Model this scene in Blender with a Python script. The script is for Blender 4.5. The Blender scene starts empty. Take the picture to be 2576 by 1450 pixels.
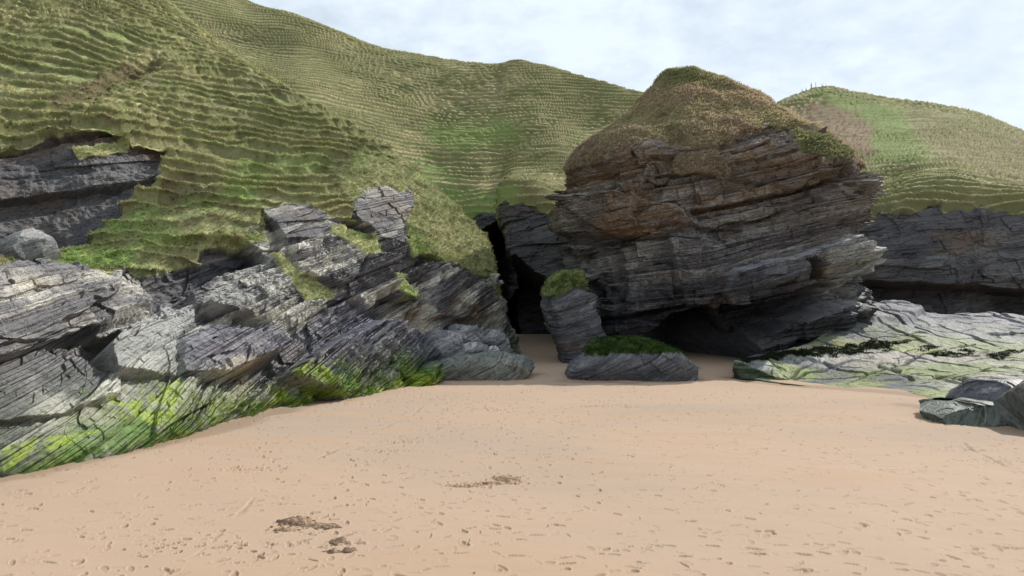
import bpy, math, random
import numpy as np
from mathutils import Matrix, Vector

# ------------------------------------------------------------------ camera, sky, sun, exposure
SC = bpy.context.scene
F = 1909.0; CX, CY = 1288.0, 725.0; VH = 855.0; CAMZ = 3.43      # pixel frame 2576 x 1450
PITCH = math.atan((VH - CY) / F)
cam_d = bpy.data.cameras.new('camera'); cam = bpy.data.objects.new('camera', cam_d)
SC.collection.objects.link(cam); SC.camera = cam
cam_d.sensor_width = 36; cam_d.lens = 36 * F / 2576; cam_d.clip_end = 3000; cam_d.clip_start = 0.1
cam.location = (0, 0, CAMZ); cam.rotation_euler = (math.pi / 2 + PITCH, 0, 0)

SUN_AZ, SUN_EL = math.radians(51), math.radians(40)               # azimuth clockwise from +Y
sun_d = bpy.data.lights.new('sun', 'SUN'); sun = bpy.data.objects.new('sun', sun_d)
SC.collection.objects.link(sun)
sun_d.energy = 5.0; sun_d.angle = math.radians(0.6); sun_d.color = (1, 0.95, 0.87)
SDIR = Vector((math.sin(SUN_AZ) * math.cos(SUN_EL), math.cos(SUN_AZ) * math.cos(SUN_EL), math.sin(SUN_EL)))
sun.rotation_euler = SDIR.to_track_quat('Z', 'Y').to_euler(); sun.location = (0, 0, 60)

W = bpy.data.worlds.new('World'); SC.world = W; W.use_nodes = True
nt = W.node_tree; nt.nodes.clear()
def wn(t, **k):
    n = nt.nodes.new(t)
    for a, b in k.items(): setattr(n, a, b)
    return n
sky = wn('ShaderNodeTexSky', sky_type='NISHITA', sun_disc=False, sun_elevation=SUN_EL, sun_rotation=SUN_AZ,
         altitude=0, air_density=1.0, dust_density=0.6, ozone_density=1.0)
tc = wn('ShaderNodeTexCoord'); sep = wn('ShaderNodeSeparateXYZ')
nt.links.new(tc.outputs['Generated'], sep.inputs[0])
mz = wn('ShaderNodeMath', operation='ADD'); mz.inputs[1].default_value = 0.25
nt.links.new(sep.outputs['Z'], mz.inputs[0])
dv = wn('ShaderNodeVectorMath', operation='DIVIDE'); cz = wn('ShaderNodeCombineXYZ')
for i in range(3): nt.links.new(mz.outputs[0], cz.inputs[i])
nt.links.new(tc.outputs['Generated'], dv.inputs[0]); nt.links.new(cz.outputs[0], dv.inputs[1])
n1 = wn('ShaderNodeTexNoise'); n1.inputs['Scale'].default_value = 2.1; n1.inputs['Detail'].default_value = 8
n1.inputs['Roughness'].default_value = 0.6; n1.inputs['Distortion'].default_value = 0.4
n2 = wn('ShaderNodeTexNoise'); n2.inputs['Scale'].default_value = 13.0; n2.inputs['Detail'].default_value = 5
n2.inputs['Roughness'].default_value = 0.55
for n in (n1, n2): nt.links.new(dv.outputs[0], n.inputs['Vector'])
ma = wn('ShaderNodeMath', operation='MULTIPLY_ADD'); ma.inputs[1].default_value = 0.7
nt.links.new(n2.outputs['Fac'], ma.inputs[0]); nt.links.new(n1.outputs['Fac'], ma.inputs[2])
rmp = wn('ShaderNodeValToRGB')
rmp.color_ramp.elements[0].position = 0.66; rmp.color_ramp.elements[0].color = (0.64, 0.64, 0.64, 1)
rmp.color_ramp.elements[1].position = 1.0; rmp.color_ramp.elements[1].color = (0.92, 0.92, 0.92, 1)
nt.links.new(ma.outputs[0], rmp.inputs['Fac'])
mixc = wn('ShaderNodeMix', data_type='RGBA')
nt.links.new(rmp.outputs['Color'], mixc.inputs['Factor'])
nt.links.new(sky.outputs[0], mixc.inputs['A']); mixc.inputs['B'].default_value = (10.6, 11.8, 12.9, 1)
bg = wn('ShaderNodeBackground'); bg.inputs['Strength'].default_value = 0.088
out = wn('ShaderNodeOutputWorld')
nt.links.new(mixc.outputs['Result'], bg.inputs['Color']); nt.links.new(bg.outputs[0], out.inputs['Surface'])
SC.view_settings.view_transform = 'Standard'; SC.view_settings.look = 'None'
SC.view_settings.exposure = 0.0; SC.view_settings.gamma = 1.0
SC.cycles.max_bounces = 5; SC.cycles.diffuse_bounces = 3; SC.cycles.use_denoising = True

# ------------------------------------------------------------------ helpers
rng = np.random.default_rng(7)
cp, sp = math.cos(PITCH), math.sin(PITCH)
def P3(px, py, d):
    """pixel (2576 frame) at world depth d -> world point"""
    x = (px - CX) / F; y = -(py - CY) / F
    Y = cp - sp * y; Z = sp + cp * y
    return np.array([x * d / Y, d, CAMZ + Z * d / Y])
def project(P):
    x, y, z = P[..., 0], P[..., 1], P[..., 2] - CAMZ
    fw = np.maximum(y * cp + z * sp, 0.05); up = -y * sp + z * cp
    return CX + F * x / fw, CY - F * up / fw
def sand_z(x, y):
    r = np.clip(y, -60, 75) - 11
    z = np.where(r > 0, 0.03 * r + 0.0005 * r * r, 0.03 * r)
    return z + 0.06 * np.sin(x * 0.21 + 1) * np.sin(y * 0.17) * np.clip(y / 20, 0, 1)
def S(px, py, dz=0.0):
    lo, hi = 2.0, 120.0
    for _ in range(50):
        m = (lo + hi) / 2; p = P3(px, py, m)
        if p[2] > sand_z(p[0], p[1]): lo = m
        else: hi = m
    p = P3(px, py, lo); p[2] += dz
    return p

U32 = np.uint32
def _mix(a):
    a = (a ^ (a >> U32(15))) * U32(0x2c1b3c6d); a = (a ^ (a >> U32(12))) * U32(0x297a2d39); a ^= a >> U32(15)
    return (a & U32(0xffffff)).astype(np.float32) * np.float32(1 / 0xffffff)
def _ui(x): return np.asarray(x).astype(np.int64).astype(U32)
KX, KY, KZ = U32(374761393), U32(668265263), U32(2246822519)
def h2(ix, iy, iz, seed=0):
    with np.errstate(over='ignore'):
        return _mix(_ui(ix) * KX + _ui(iy) * KY + _ui(iz) * KZ + U32((seed * 1274126177) & 0xffffffff))
def hash1(i, seed=0, j=None):
    z = np.zeros_like(i)
    return h2(i, z if j is None else j, z, seed)
def vn(x, y, z, seed=0):
    x, y, z = (np.asarray(v) for v in (x, y, z))
    ix, iy, iz = np.floor(x), np.floor(y), np.floor(z)
    fx, fy, fz = ((a - b).astype(np.float32) for a, b in ((x, ix), (y, iy), (z, iz)))
    fx = fx * fx * (3 - 2 * fx); fy = fy * fy * (3 - 2 * fy); fz = fz * fz * (3 - 2 * fz)
    sd = U32((seed * 1274126177) & 0xffffffff); r = 0
    with np.errstate(over='ignore'):
        ax = _ui(ix) * KX + sd; ay = _ui(iy) * KY; az = _ui(iz) * KZ
        for a in (0, 1):
            wa = fx if a else 1 - fx; hx = ax + KX if a else ax
            for b in (0, 1):
                wb = wa * (fy if b else 1 - fy); hy = hx + (ay + KY if b else ay)
                r = r + wb * ((1 - fz) * _mix(hy + az) + fz * _mix(hy + az + KZ))
    return r * 2 - 1
def fbm(P, s, o=4, seed=0, g=0.5, st=(1, 1, 1)):
    r = 0; a = 1; t = 0
    for k in range(o):
        q = 2.03 ** k / s
        r = r + a * vn(P[..., 0] * q * st[0] + 17.3 * k, P[..., 1] * q * st[1] + 5.1 * k, P[..., 2] * q * st[2] + 9.7 * k, seed + k)
        t += a; a *= g
    return r / t * 1.6
def ss(a, b, x):
    t = np.clip((x - a) / (b - a), 0, 1); return t * t * (3 - 2 * t)
def mix(a, b, t): return a + (b - a) * t
def lerp3(A, B, t): return A + (np.asarray(B) - A) * t[..., None]

def pchip(V, n_per):
    """V [K,...] -> dense along axis 0; n_per[k] samples per interval. returns values, param"""
    V = np.asarray(V, float); K = len(V); d = np.diff(V, axis=0)
    m = np.zeros_like(V)
    m[0] = d[0]; m[-1] = d[-1]
    a, b = d[:-1], d[1:]
    m[1:-1] = np.where(a * b > 0, 2 * a * b / (a + b + 1e-12 * np.sign(a + b)), 0)
    outv, par = [], []
    for k in range(K - 1):
        n = n_per[k]; t = np.arange(n) / n
        if k == K - 2: t = np.arange(n + 1) / n
        sh = (len(t),) + (1,) * (V.ndim - 1); tt = t.reshape(sh)
        h00 = 2 * tt**3 - 3 * tt**2 + 1; h10 = tt**3 - 2 * tt**2 + tt; h01 = -2 * tt**3 + 3 * tt**2; h11 = tt**3 - tt**2
        outv.append(h00 * V[k] + h10 * m[k] + h01 * V[k + 1] + h11 * m[k + 1]); par.append(k + t)
    return np.concatenate(outv), np.concatenate(par)
def loft(G, dens=0.62, kd=1.0, minn=3, maxn=400):
    """G [ribs, knots, 3] world -> dense grid [U, V, 3], rib param, knot param"""
    G = np.asarray(G, float); px, py = project(G)
    du = np.hypot(np.diff(px, axis=0), np.diff(py, axis=0)); dk = np.hypot(np.diff(px, axis=1), np.diff(py, axis=1))
    nu = np.clip((du.max(axis=1) * dens).astype(int), minn, maxn); nk = np.clip((dk.max(axis=0) * dens * kd).astype(int), minn, maxn)
    A, pu = pchip(G, nu); B, pv = pchip(np.swapaxes(A, 0, 1), nk)
    return np.swapaxes(B, 0, 1), pu, pv
def gnormal(P, flat=0.0):
    N = np.cross(np.gradient(P, axis=0), np.gradient(P, axis=1))
    N /= np.linalg.norm(N, axis=-1, keepdims=True) + 1e-9
    return N
def inpoly(px, py, poly, edge):
    """soft mask, 1 inside, falling over `edge` pixels (2576 frame)"""
    poly = np.array(poly, float); m = np.zeros(px.shape, np.float32)
    x0, y0 = poly.min(0) - edge; x1, y1 = poly.max(0) + edge
    sel = (px > x0) & (px < x1) & (py > y0) & (py < y1)
    if not sel.any(): return m
    x, y = px[sel], py[sel]; ins = np.zeros(x.shape, bool); dist = np.full(x.shape, 1e9)
    for i in range(len(poly)):
        (ax, ay), (bx, by) = poly[i], poly[(i + 1) % len(poly)]
        ex, ey = bx - ax, by - ay
        t = np.clip(((x - ax) * ex + (y - ay) * ey) / (ex * ex + ey * ey), 0, 1)
        dist = np.minimum(dist, np.hypot(x - ax - t * ex, y - ay - t * ey))
        ins ^= ((ay > y) != (by > y)) & (x < (bx - ax) * (y - ay) / (by - ay + 1e-9) + ax)
    m[sel] = ss(-edge, edge * 0.3, np.where(ins, dist, -dist)); return m

def strata(P, nb, seed=0, layers=((2.4, .8, 9), (1.0, .42, 4.5), (.42, .2, 2.2), (.17, .1, 1.1), (.075, .045, .6)), lean=0.6, warp=0.35, fold=None, block=0, bamp=1.0):
    """layered rock profile in metres (0 mean) and bedding coordinate"""
    nb = np.array(nb, float); nb /= np.linalg.norm(nb)
    st = np.cross(nb, [0, 0, 1.0]); st = np.cross([0, 1.0, 0], nb); st /= np.linalg.norm(st)
    s = P @ nb + warp * fbm(P, 7, 2, seed + 50)
    if fold is not None:                                   # lower beds dip more steeply than the upper ones
        n2 = np.array(fold[0], float); n2 /= np.linalg.norm(n2); c = np.array(fold[1], float); R = P - c
        w = ss(fold[2], fold[3], R @ nb); s = s + w * (R @ n2 - R @ nb)
    q = P @ st + 0.5 * P[..., 1] * 0.6
    D = 0; sh = []
    for k, (h, a, w) in enumerate(layers):
        u = s / h + 0.45 * vn(s / h * 0.55, s * 0, s * 0, seed + 3 * k) + 0.12 * fbm(P, w * 0.5, 2, seed + 20 + k)
        i = np.floor(u); f = u - i
        c = np.floor(q / w + 7 * hash1(i, seed + k) + 0.35 * fbm(P, w * 0.4, 2, seed + 30 + k))
        r = h2(i, c, i * 0, seed + k) - 0.5
        notch = -0.75 * (1 - ss(0.0, 0.14, f)) * hash1(i, seed + 60 + k) ** 2.5          # dark parting at the foot of each bed
        D = D + a * (r * 1.3 + lean * (f - 0.5) * 0.5 + notch)
        sh.append((i, c, f))
    if block:                                               # joint-bounded blocks, each with a face of its own tilt
        for (cq, cs, amp, sd) in ((block * 1.5, block * .8, .75, 1), (block * .55, block * .33, .3, 2)):
            b = s / cs + .25 * fbm(P, cs * 2, 2, seed + 90 + sd); bi = np.floor(b); a = q / cq + 5 * hash1(bi, seed + 91 + sd) + .12 * fbm(P, cq, 2, seed + 95 + sd); ai = np.floor(a)
            g = lambda n: h2(ai, bi, bi * 0, seed + n + 10 * sd) - .5
            D = D + bamp * amp * (g(92) * 1.0 + (a - ai - .5) * g(93) * 2.6 + (b - bi - .5) * g(94) * 1.4)
    return D, s, sh

def mesh_obj(name, V, Fc, mat, col=None, smooth=False, parent=None, extra=None):
    me = bpy.data.meshes.new(name)
    V = np.ascontiguousarray(V, dtype=np.float32).reshape(-1, 3); Fc = np.asarray(Fc, dtype=np.int32)
    k = Fc.shape[1]; n = len(Fc)
    me.vertices.add(len(V)); me.vertices.foreach_set('co', V.ravel())
    me.loops.add(n * k); me.loops.foreach_set('vertex_index', Fc.ravel())
    me.polygons.add(n); me.polygons.foreach_set('loop_start', np.arange(0, n * k, k, dtype=np.int32))
    me.polygons.foreach_set('loop_total', np.full(n, k, np.int32))
    me.polygons.foreach_set('use_smooth', np.full(n, smooth, bool))
    me.update(calc_edges=True)
    if col is not None:
        a = me.attributes.new('tint', 'FLOAT_COLOR', 'POINT')
        c = np.ones((len(V), 4), np.float32); c[:, :3] = np.asarray(col).reshape(-1, 3); a.data.foreach_set('color', c.ravel())
    me.materials.append(mat)
    o = bpy.data.objects.new(name, me); SC.collection.objects.link(o)
    if parent: o.parent = parent
    return o
def grid_faces(nu, nv, flip=False, wrap=False):
    i = np.arange(nu if wrap else nu - 1)[:, None]; j = np.arange(nv - 1)[None]
    i2 = (i + 1) % nu
    a = i * nv + j; b = i2 * nv + j
    f = np.stack([a, b, b + 1, a + 1], -1).reshape(-1, 4)
    return f[:, ::-1] if flip else f
def subset(V, C, Fc, keep):
    Fk = Fc[keep]; u, inv = np.unique(Fk, return_inverse=True)
    return V[u], C[u], inv.reshape(Fk.shape)
def tag(o, label=None, cat=None, group=None, kind=None):
    for k, v in (('label', label), ('category', cat), ('group', group), ('kind', kind)):
        if v: o[k] = v
    return o
def empty(name, loc):
    o = bpy.data.objects.new(name, None); SC.collection.objects.link(o); o.location = loc
    bpy.context.view_layer.update(); return o
def put(o, root):
    o.parent = root; o.matrix_parent_inverse = Matrix.Translation(-Vector(root.location)); return o

# ------------------------------------------------------------------ materials
def material(name, rough=0.85, stretch=None, bump=0.5, bscale=14, cvar=0.35, spec=0.3, dist=0.03, fine=70, sheen=0):
    m = bpy.data.materials.new(name); m.use_nodes = True; t = m.node_tree; N = t.nodes; L = t.links
    b = N['Principled BSDF']; b.inputs['Roughness'].default_value = rough; b.inputs['Specular IOR Level'].default_value = spec
    at = N.new('ShaderNodeAttribute'); at.attribute_name = 'tint'
    g = N.new('ShaderNodeNewGeometry'); vec = g.outputs['Position']
    if stretch is not None:
        nb = np.array(stretch, float); nb /= np.linalg.norm(nb)
        st = np.cross([0, 1.0, 0], nb); st /= np.linalg.norm(st); r3 = np.cross(nb, st)
        cmb = N.new('ShaderNodeCombineXYZ')
        for i, (ax, sc) in enumerate(((st, .16), (r3, .16), (nb, 1.0))):
            dt = N.new('ShaderNodeVectorMath'); dt.operation = 'DOT_PRODUCT'
            L.new(vec, dt.inputs[0]); dt.inputs[1].default_value = tuple(ax * sc); L.new(dt.outputs['Value'], cmb.inputs[i])
        vec2 = cmb.outputs[0]
    else: vec2 = vec
    a = N.new('ShaderNodeTexNoise'); a.inputs['Scale'].default_value = bscale; a.inputs['Detail'].default_value = 6; a.inputs['Roughness'].default_value = 0.65
    L.new(vec2, a.inputs['Vector'])
    c = N.new('ShaderNodeTexNoise'); c.inputs['Scale'].default_value = fine * 0.13; c.inputs['Detail'].default_value = 9; c.inputs['Roughness'].default_value = 0.7
    L.new(vec, c.inputs['Vector'])
    add = N.new('ShaderNodeMath'); add.operation = 'ADD'; L.new(a.outputs['Fac'], add.inputs[0]); L.new(c.outputs['Fac'], add.inputs[1])
    mr = N.new('ShaderNodeMapRange'); L.new(add.outputs[0], mr.inputs['Value'])
    mr.inputs['From Min'].default_value = 0.6; mr.inputs['From Max'].default_value = 1.4
    mr.inputs['To Min'].default_value = 1 - cvar; mr.inputs['To Max'].default_value = 1 + cvar
    if stretch is not None:                                  # thin dark partings between the laminae
        pn = N.new('ShaderNodeTexNoise'); pn.inputs['Scale'].default_value = bscale * .42; pn.inputs['Detail'].default_value = 3; pn.inputs['Roughness'].default_value = .6
        L.new(vec2, pn.inputs['Vector']); sb = N.new('ShaderNodeMath'); sb.operation = 'SUBTRACT'; L.new(pn.outputs['Fac'], sb.inputs[0]); sb.inputs[1].default_value = .5
        ab = N.new('ShaderNodeMath'); ab.operation = 'ABSOLUTE'; L.new(sb.outputs[0], ab.inputs[0])
        m2 = N.new('ShaderNodeMapRange'); L.new(ab.outputs[0], m2.inputs['Value']); m2.inputs['From Min'].default_value = .004; m2.inputs['From Max'].default_value = .03
        m2.inputs['To Min'].default_value = .45; m2.inputs['To Max'].default_value = 1.06
        m3 = N.new('ShaderNodeMath'); m3.operation = 'MULTIPLY'; L.new(mr.outputs[0], m3.inputs[0]); L.new(m2.outputs[0], m3.inputs[1]); mr = m3
    mu = N.new('ShaderNodeVectorMath'); mu.operation = 'SCALE'; L.new(at.outputs['Color'], mu.inputs[0]); L.new(mr.outputs[0], mu.inputs['Scale'])
    L.new(mu.outputs[0], b.inputs['Base Color'])
    bp = N.new('ShaderNodeBump'); bp.inputs['Strength'].default_value = bump; bp.inputs['Distance'].default_value = dist
    L.new(add.outputs[0], bp.inputs['Height']); L.new(bp.outputs[0], b.inputs['Normal'])
    return m
NB_L = (-0.52, -0.28, 1.0); NB_U = (-0.26, -0.18, 1.0); NB_S = (-0.22, -0.12, 1.0)
M_ROCK_L = material('slate_left', 0.58, NB_L, 1.0, 16, 0.5, 0.5, 0.07)
M_ROCK_S = material('slate_stack', 0.66, NB_S, 0.8, 10, 0.4, 0.4, 0.08)
M_ROCK_F = material('slate_far', 0.8, NB_S, 0.8, 4, 0.35, 0.3, 0.15)
M_LEDGE = material('wet_slate', 0.7, NB_L, 0.9, 9, 0.45, 0.2, 0.05)
M_WEED = material('wet_rock', 0.5, (-.9, -.35, .6), 0.7, 12, 0.4, 0.4, 0.04)
M_TURF = material('turf', 0.95, None, 0.5, 7.0, 0.25, 0.1, 0.05, 90)
M_BLADE = material('grass_blades', 0.8, None, 0.0, 3.0, 0.25, 0.15)
def leafy(m):
    t = m.node_tree; b = t.nodes['Principled BSDF']; o = t.nodes['Material Output']
    tr = t.nodes.new('ShaderNodeBsdfTranslucent'); mx = t.nodes.new('ShaderNodeMixShader'); mx.inputs[0].default_value = .4
    t.links.new(b.inputs['Base Color'].links[0].from_socket, tr.inputs['Color'])
    t.links.new(b.outputs[0], mx.inputs[1]); t.links.new(tr.outputs[0], mx.inputs[2]); t.links.new(mx.outputs[0], o.inputs['Surface'])
leafy(M_BLADE)
M_SAND = material('sand', 0.9, None, 0.35, 25, 0.07, 0.2, 0.01, 900)

# ------------------------------------------------------------------ colours
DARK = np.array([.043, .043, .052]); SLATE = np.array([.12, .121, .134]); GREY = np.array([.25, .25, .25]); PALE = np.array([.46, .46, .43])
OCHRE = np.array([.22, .135, .065]); RUST = np.array([.19, .11, .07])
GREEN = np.array([.185, .22, .085]); LUSH = np.array([.15, .23, .06]); STRAW = np.array([.43, .40, .22]); BROWN = np.array([.15, .115, .07]); SOIL = np.array([.17, .115, .08])
ALG_Y = np.array([.27, .36, .03]); ALG_G = np.array([.08, .15, .015]); ALG_D = np.array([.03, .055, .012])

def rock_colour(P, sh, s, seed, pale=0.35, ochre=0.12, dark=0.3):
    C = np.broadcast_to(SLATE, P.shape).copy()
    i1, c1, f1 = sh[1]; i2, c2, f2 = sh[2]; i3, c3, f3 = sh[3]
    a = h2(i1, c1, i1 * 0, seed + 71) * 0.6 + h2(i2, c2, i2 * 0, seed + 72) * 0.4 + 0.35 * fbm(P, 3.0, 3, seed + 73)
    C = lerp3(C, GREY, ss(.35, .6, a)); C = lerp3(C, PALE, ss(1 - pale, 1.3 - pale, a) * .85)
    C = lerp3(C, DARK, ss(.5, .85, fbm(P, 5, 3, seed + 75) * .6 + dark + .25 * (h2(i3, c3, i3 * 0, seed + 76) - .5)) * .75)
    o = fbm(P, 4, 3, seed + 77, st=(.6, .6, 1.6)) + ochre * 2 - 0.6 + .5 * (h2(i2, i2 * 0, i2 * 0, seed + 78) - .5)
    C = lerp3(C, OCHRE, ss(.0, .5, o) * .65)
    C *= (0.8 + 0.4 * h2(i3, c3, i3 * 0, seed + 79))[..., None]
    return C
def turf_colour(P, seed, fr=None, straw=0.0, scale=1.0):
    n = fbm(P, 14 * scale, 4, seed + 81); m = fbm(P, 2.2 * scale, 3, seed + 82); f = fbm(P, .45 * scale, 2, seed + 83)
    C = lerp3(np.broadcast_to(GREEN, P.shape).copy(), LUSH, ss(-.1, .7, n - m * .5) * .6)
    C = lerp3(C, STRAW, ss(-.3, .8, m * .5 + f * .3 + straw + n * .4) * .75)
    C = lerp3(C, BROWN, ss(.25, .9, -m + f * .5 - .1) * .5)
    if fr is not None:
        C = lerp3(C, BROWN * [.75, .85, .75], ss(.35, .5, fr) * (1 - ss(.82, .88, fr)) * .65)
        C = lerp3(C, STRAW, (ss(.84, .93, fr) + (1 - ss(.0, .10, fr))) * .55)
    return C
def terrace(P, step, amp, seed, ws=2.5, wa=.45):
    """cut sheep-walk terraces along the contours: returns new z and phase inside the step"""
    w = fbm(P, ws * 5, 3, seed + 1, st=(1, 1, .3)) * wa * 4.5 + fbm(P, ws * 1.6, 2, seed, st=(1, 1, .5)) * wa + .30 * fbm(P, ws * .75, 2, seed + 3, st=(1, 1, .5)) + .1 * fbm(P, ws * .25, 2, seed + 4)
    u = P[..., 2] / step + w
    i = np.floor(u); f = u - i
    Sf = ss(.35, .9, f)
    k = (.08 + .92 * ss(-.45, .25, fbm(P, ws * 1.7, 3, seed + 7, st=(.6, .6, 1)))) * amp * (0.7 + .5 * h2(i, np.floor(P[..., 0] / (step * 9) + 3 * hash1(i, seed)), i * 0, seed))
    tuft = .04 * step * fbm(P, step * .45, 2, seed + 9) + .12 * step * np.exp(-((f - .93) / .06) ** 2)
    return P[..., 2] + k * step * (Sf - f) + tuft, f

def blades(name, V, C, w, n, length, mat, seed, parent=None, lean=(0.2, -0.5, 0), width=0.02, k=3):
    """n tufts of k blades at random vertices chosen with weight w"""
    r = np.random.default_rng(seed); w = w / w.sum()
    idx = r.choice(len(V), n, p=w); B = V[idx] + r.normal(0, .06, (n, 3)) * [1, 1, .2]; Cb = C[idx]
    Vs, Fs, Cs = [], [], []
    for b in range(k):
        L = length * r.uniform(.5, 1.35, n)[:, None]
        d = r.normal(0, .45, (n, 3)); d[:, 2] = np.abs(d[:, 2]) * .5 + .8; d += np.array(lean); d /= np.linalg.norm(d, axis=1)[:, None]
        a = r.uniform(0, 2 * np.pi, n); s = np.stack([np.cos(a), np.sin(a), a * 0], 1) * (width * r.uniform(.7, 1.5, n))[:, None]
        base = B + r.normal(0, .05, (n, 3)) * [1, 1, 0] - [0, 0, .04]
        drop = np.array([lean[0], lean[1], -.55]) * L * .55
        Vs.append(np.stack([base - s, base + s, base + d * L * .6 + s * .7, base + d * L + drop], 1).reshape(-1, 3))
        Cs.append(np.repeat(Cb * r.uniform(.75, 1.35, n)[:, None], 4, axis=0))
    V2 = np.concatenate(Vs); q = np.arange(len(V2)).reshape(-1, 4)
    Fs = np.concatenate([q[:, [0, 1, 2]], q[:, [0, 2, 3]]])
    return mesh_obj(name, V2, Fs, mat, np.concatenate(Cs), False, parent)

# ------------------------------------------------------------------ sand
def build_sand():
    th = np.concatenate([np.linspace(-180, -50, 40, endpoint=False), np.linspace(-50, -38, 60, endpoint=False),
                         np.linspace(-38, 38, 1500, endpoint=False), np.linspace(38, 50, 60, endpoint=False), np.linspace(50, 180, 40)])
    th = np.radians(th)
    inv = np.linspace(1 / 8.0, 1 / 70.0, 620); r = np.concatenate([[0.3, 1, 2, 3, 4, 5, 6, 7], 1 / inv, [75, 85, 100, 130, 180, 260, 400, 700, 1200]])
    R, T = np.meshgrid(r, th, indexing='ij')
    X = R * np.sin(T); Y = R * np.cos(T); P = np.stack([X, Y, np.zeros_like(X)], -1)
    Z = sand_z(X, Y)
    near = ss(80, 50, R)
    Z += near * (.05 * fbm(P, 6, 3, 3) + .012 * fbm(P, .9, 3, 5, st=(.7, 1.3, 1)))
    # scuffs and footprints: shallow dished prints with a low rim, in trails and loose
    rr = np.random.default_rng(5); prints = []
    for k in range(60):                                  # trails
        x, y = rr.uniform(-14, 16), rr.uniform(11, 40); a = rr.uniform(0, 2 * np.pi); side = 1
        for j in range(rr.integers(8, 34)):
            a += rr.normal(0, .07); x += .68 * math.cos(a); y += .68 * math.sin(a); side = -side
            prints.append((x - side * .11 * math.sin(a), y + side * .11 * math.cos(a), a, rr.uniform(.12, .16), rr.uniform(.045, .06), rr.uniform(.006, .026)))
    for k in range(4800):
        y = 9 + 38 * rr.random() ** 1.2; x = rr.uniform(-.75, .75) * y
        prints.append((x, y, rr.uniform(0, 6.3), rr.uniform(.04, .17), rr.uniform(.02, .07), (.004 + .022 * rr.random() ** 2.5)))
    for (px, py, L) in ((1230, 1210, 1.6), (1010, 1110, 1.2), (960, 1135, .9), (2440, 1130, 1.6), (2500, 1160, 1.5), (1550, 1020, 2.2), (1230, 1028, 2.0), (620, 1180, 1.4), (520, 1370, 1.8), (2380, 1060, 1.5)):
        c = S(px, py)                                    # churned patches
        for j in range(int(34 * L)):
            prints.append((c[0] + rr.normal(0, .33) * L, c[1] + rr.normal(0, .13) * L, rr.uniform(0, 6.3), rr.uniform(.03, .08), rr.uniform(.02, .045), rr.uniform(.01, .035)))
    D = np.zeros_like(Z); n0 = 8
    for (x, y, a, l, w, dp) in prints:
        rad = math.hypot(x, y)
        if rad < 8.3 or rad > 62: continue
        t0 = math.atan2(x, y); dt = 3 * l / rad
        j0, j1 = np.searchsorted(th, [t0 - dt, t0 + dt]); i0, i1 = n0 + np.searchsorted(-inv, [-1 / (rad - 3 * l), -1 / (rad + 3 * l)])
        if j1 <= j0 or i1 <= i0: continue
        xs = X[i0:i1, j0:j1] - x; ys = Y[i0:i1, j0:j1] - y
        u = (xs * math.cos(a) + ys * math.sin(a)) / l; v = (-xs * math.sin(a) + ys * math.cos(a)) / (w * (1 + .25 * np.tanh(u)))
        q = np.sqrt(u * u + v * v)
        D[i0:i1, j0:j1] += -dp * (1 - ss(.75, 1.1, q)) * (1 + .22 * np.sin(u * 16 + 40 * x)) + dp * .4 * np.exp(-((q - 1.25) / .2) ** 2)
    # shallow drag lines
    for pts in (((2330, 1040), (2390, 1075), (2440, 1130), (2540, 1180)), ((1390, 1030), (1470, 1022), (1560, 1020)), ((1110, 1030), (1200, 1040), (1310, 1022)),
                ((660, 1240), (760, 1170), (900, 1110), (1040, 1040), (1100, 1000)), ((420, 1450), (520, 1370), (590, 1300), (640, 1250)), ((1120, 1070), (1060, 1100), (900, 1130))):
        w = np.array([S(*p)[:2] for p in pts])
        for a, b in zip(w[:-1], w[1:]):
            e = b - a; m = (X > min(a[0], b[0]) - 1) & (X < max(a[0], b[0]) + 1) & (Y > min(a[1], b[1]) - 1) & (Y < max(a[1], b[1]) + 1)
            xx, yy = X[m] - a[0], Y[m] - a[1]; t = np.clip((xx * e[0] + yy * e[1]) / (e @ e), 0, 1)
            dd = np.hypot(xx - t * e[0], yy - t * e[1]) + .05 * fbm(P[m], .5, 2, 8)
            D[m] += (-.034 * np.exp(-(dd / .05) ** 2) + .008 * np.exp(-((dd - .1) / .05) ** 2)) * ss(-.2, .5, fbm(P[m], 1.1, 3, 12))
    # scour: the sand dips and stays damp along the rock feet
    wet = np.zeros_like(Z)
    for line in (((-620, 1330), (-250, 1262), (0, 1200), (230, 1155), (430, 1110), (560, 1070), (700, 1030), (890, 990), (1085, 948), (1200, 945), (1335, 940)),
                 ((1425, 958), (1580, 962), (1738, 955)), ((1843, 950), (1905, 960), (1985, 968), (2100, 974), (2290, 988), (2480, 1020)), ((2300, 1020), (2440, 1060), (2640, 1100))):
        w = np.array([S(*p)[:2] for p in line])
        for a, b in zip(w[:-1], w[1:]):
            e = b - a; m = (X > min(a[0], b[0]) - 2) & (X < max(a[0], b[0]) + 2) & (Y > min(a[1], b[1]) - 2) & (Y < max(a[1], b[1]) + 2)
            xx, yy = X[m] - a[0], Y[m] - a[1]; t = np.clip((xx * e[0] + yy * e[1]) / (e @ e), 0, 1)
            wet[m] = np.maximum(wet[m], ss(1.0, .15, np.hypot(xx - t * e[0], yy - t * e[1]) + .35 * fbm(P[m], 1.2, 2, 44)))
    Z += D - .05 * wet; P[..., 2] = Z
    C = np.broadcast_to(np.array([.385, .275, .195]), P.shape).copy()
    C = lerp3(C, [.325, .25, .19], ss(-.2, .9, fbm(P, 7, 3, 31)) * .7)
    C = lerp3(C, [.385, .262, .172], ss(0, .9, fbm(P, 3, 3, 33, st=(.5, 1.5, 1))) * .6)
    C = lerp3(C, [.29, .215, .155], ss(.1, .9, fbm(P, 13, 4, 37, st=(.6, 1.3, 1))) * .45)
    C = lerp3(C, [.215, .15, .10], wet * .6)
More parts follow.
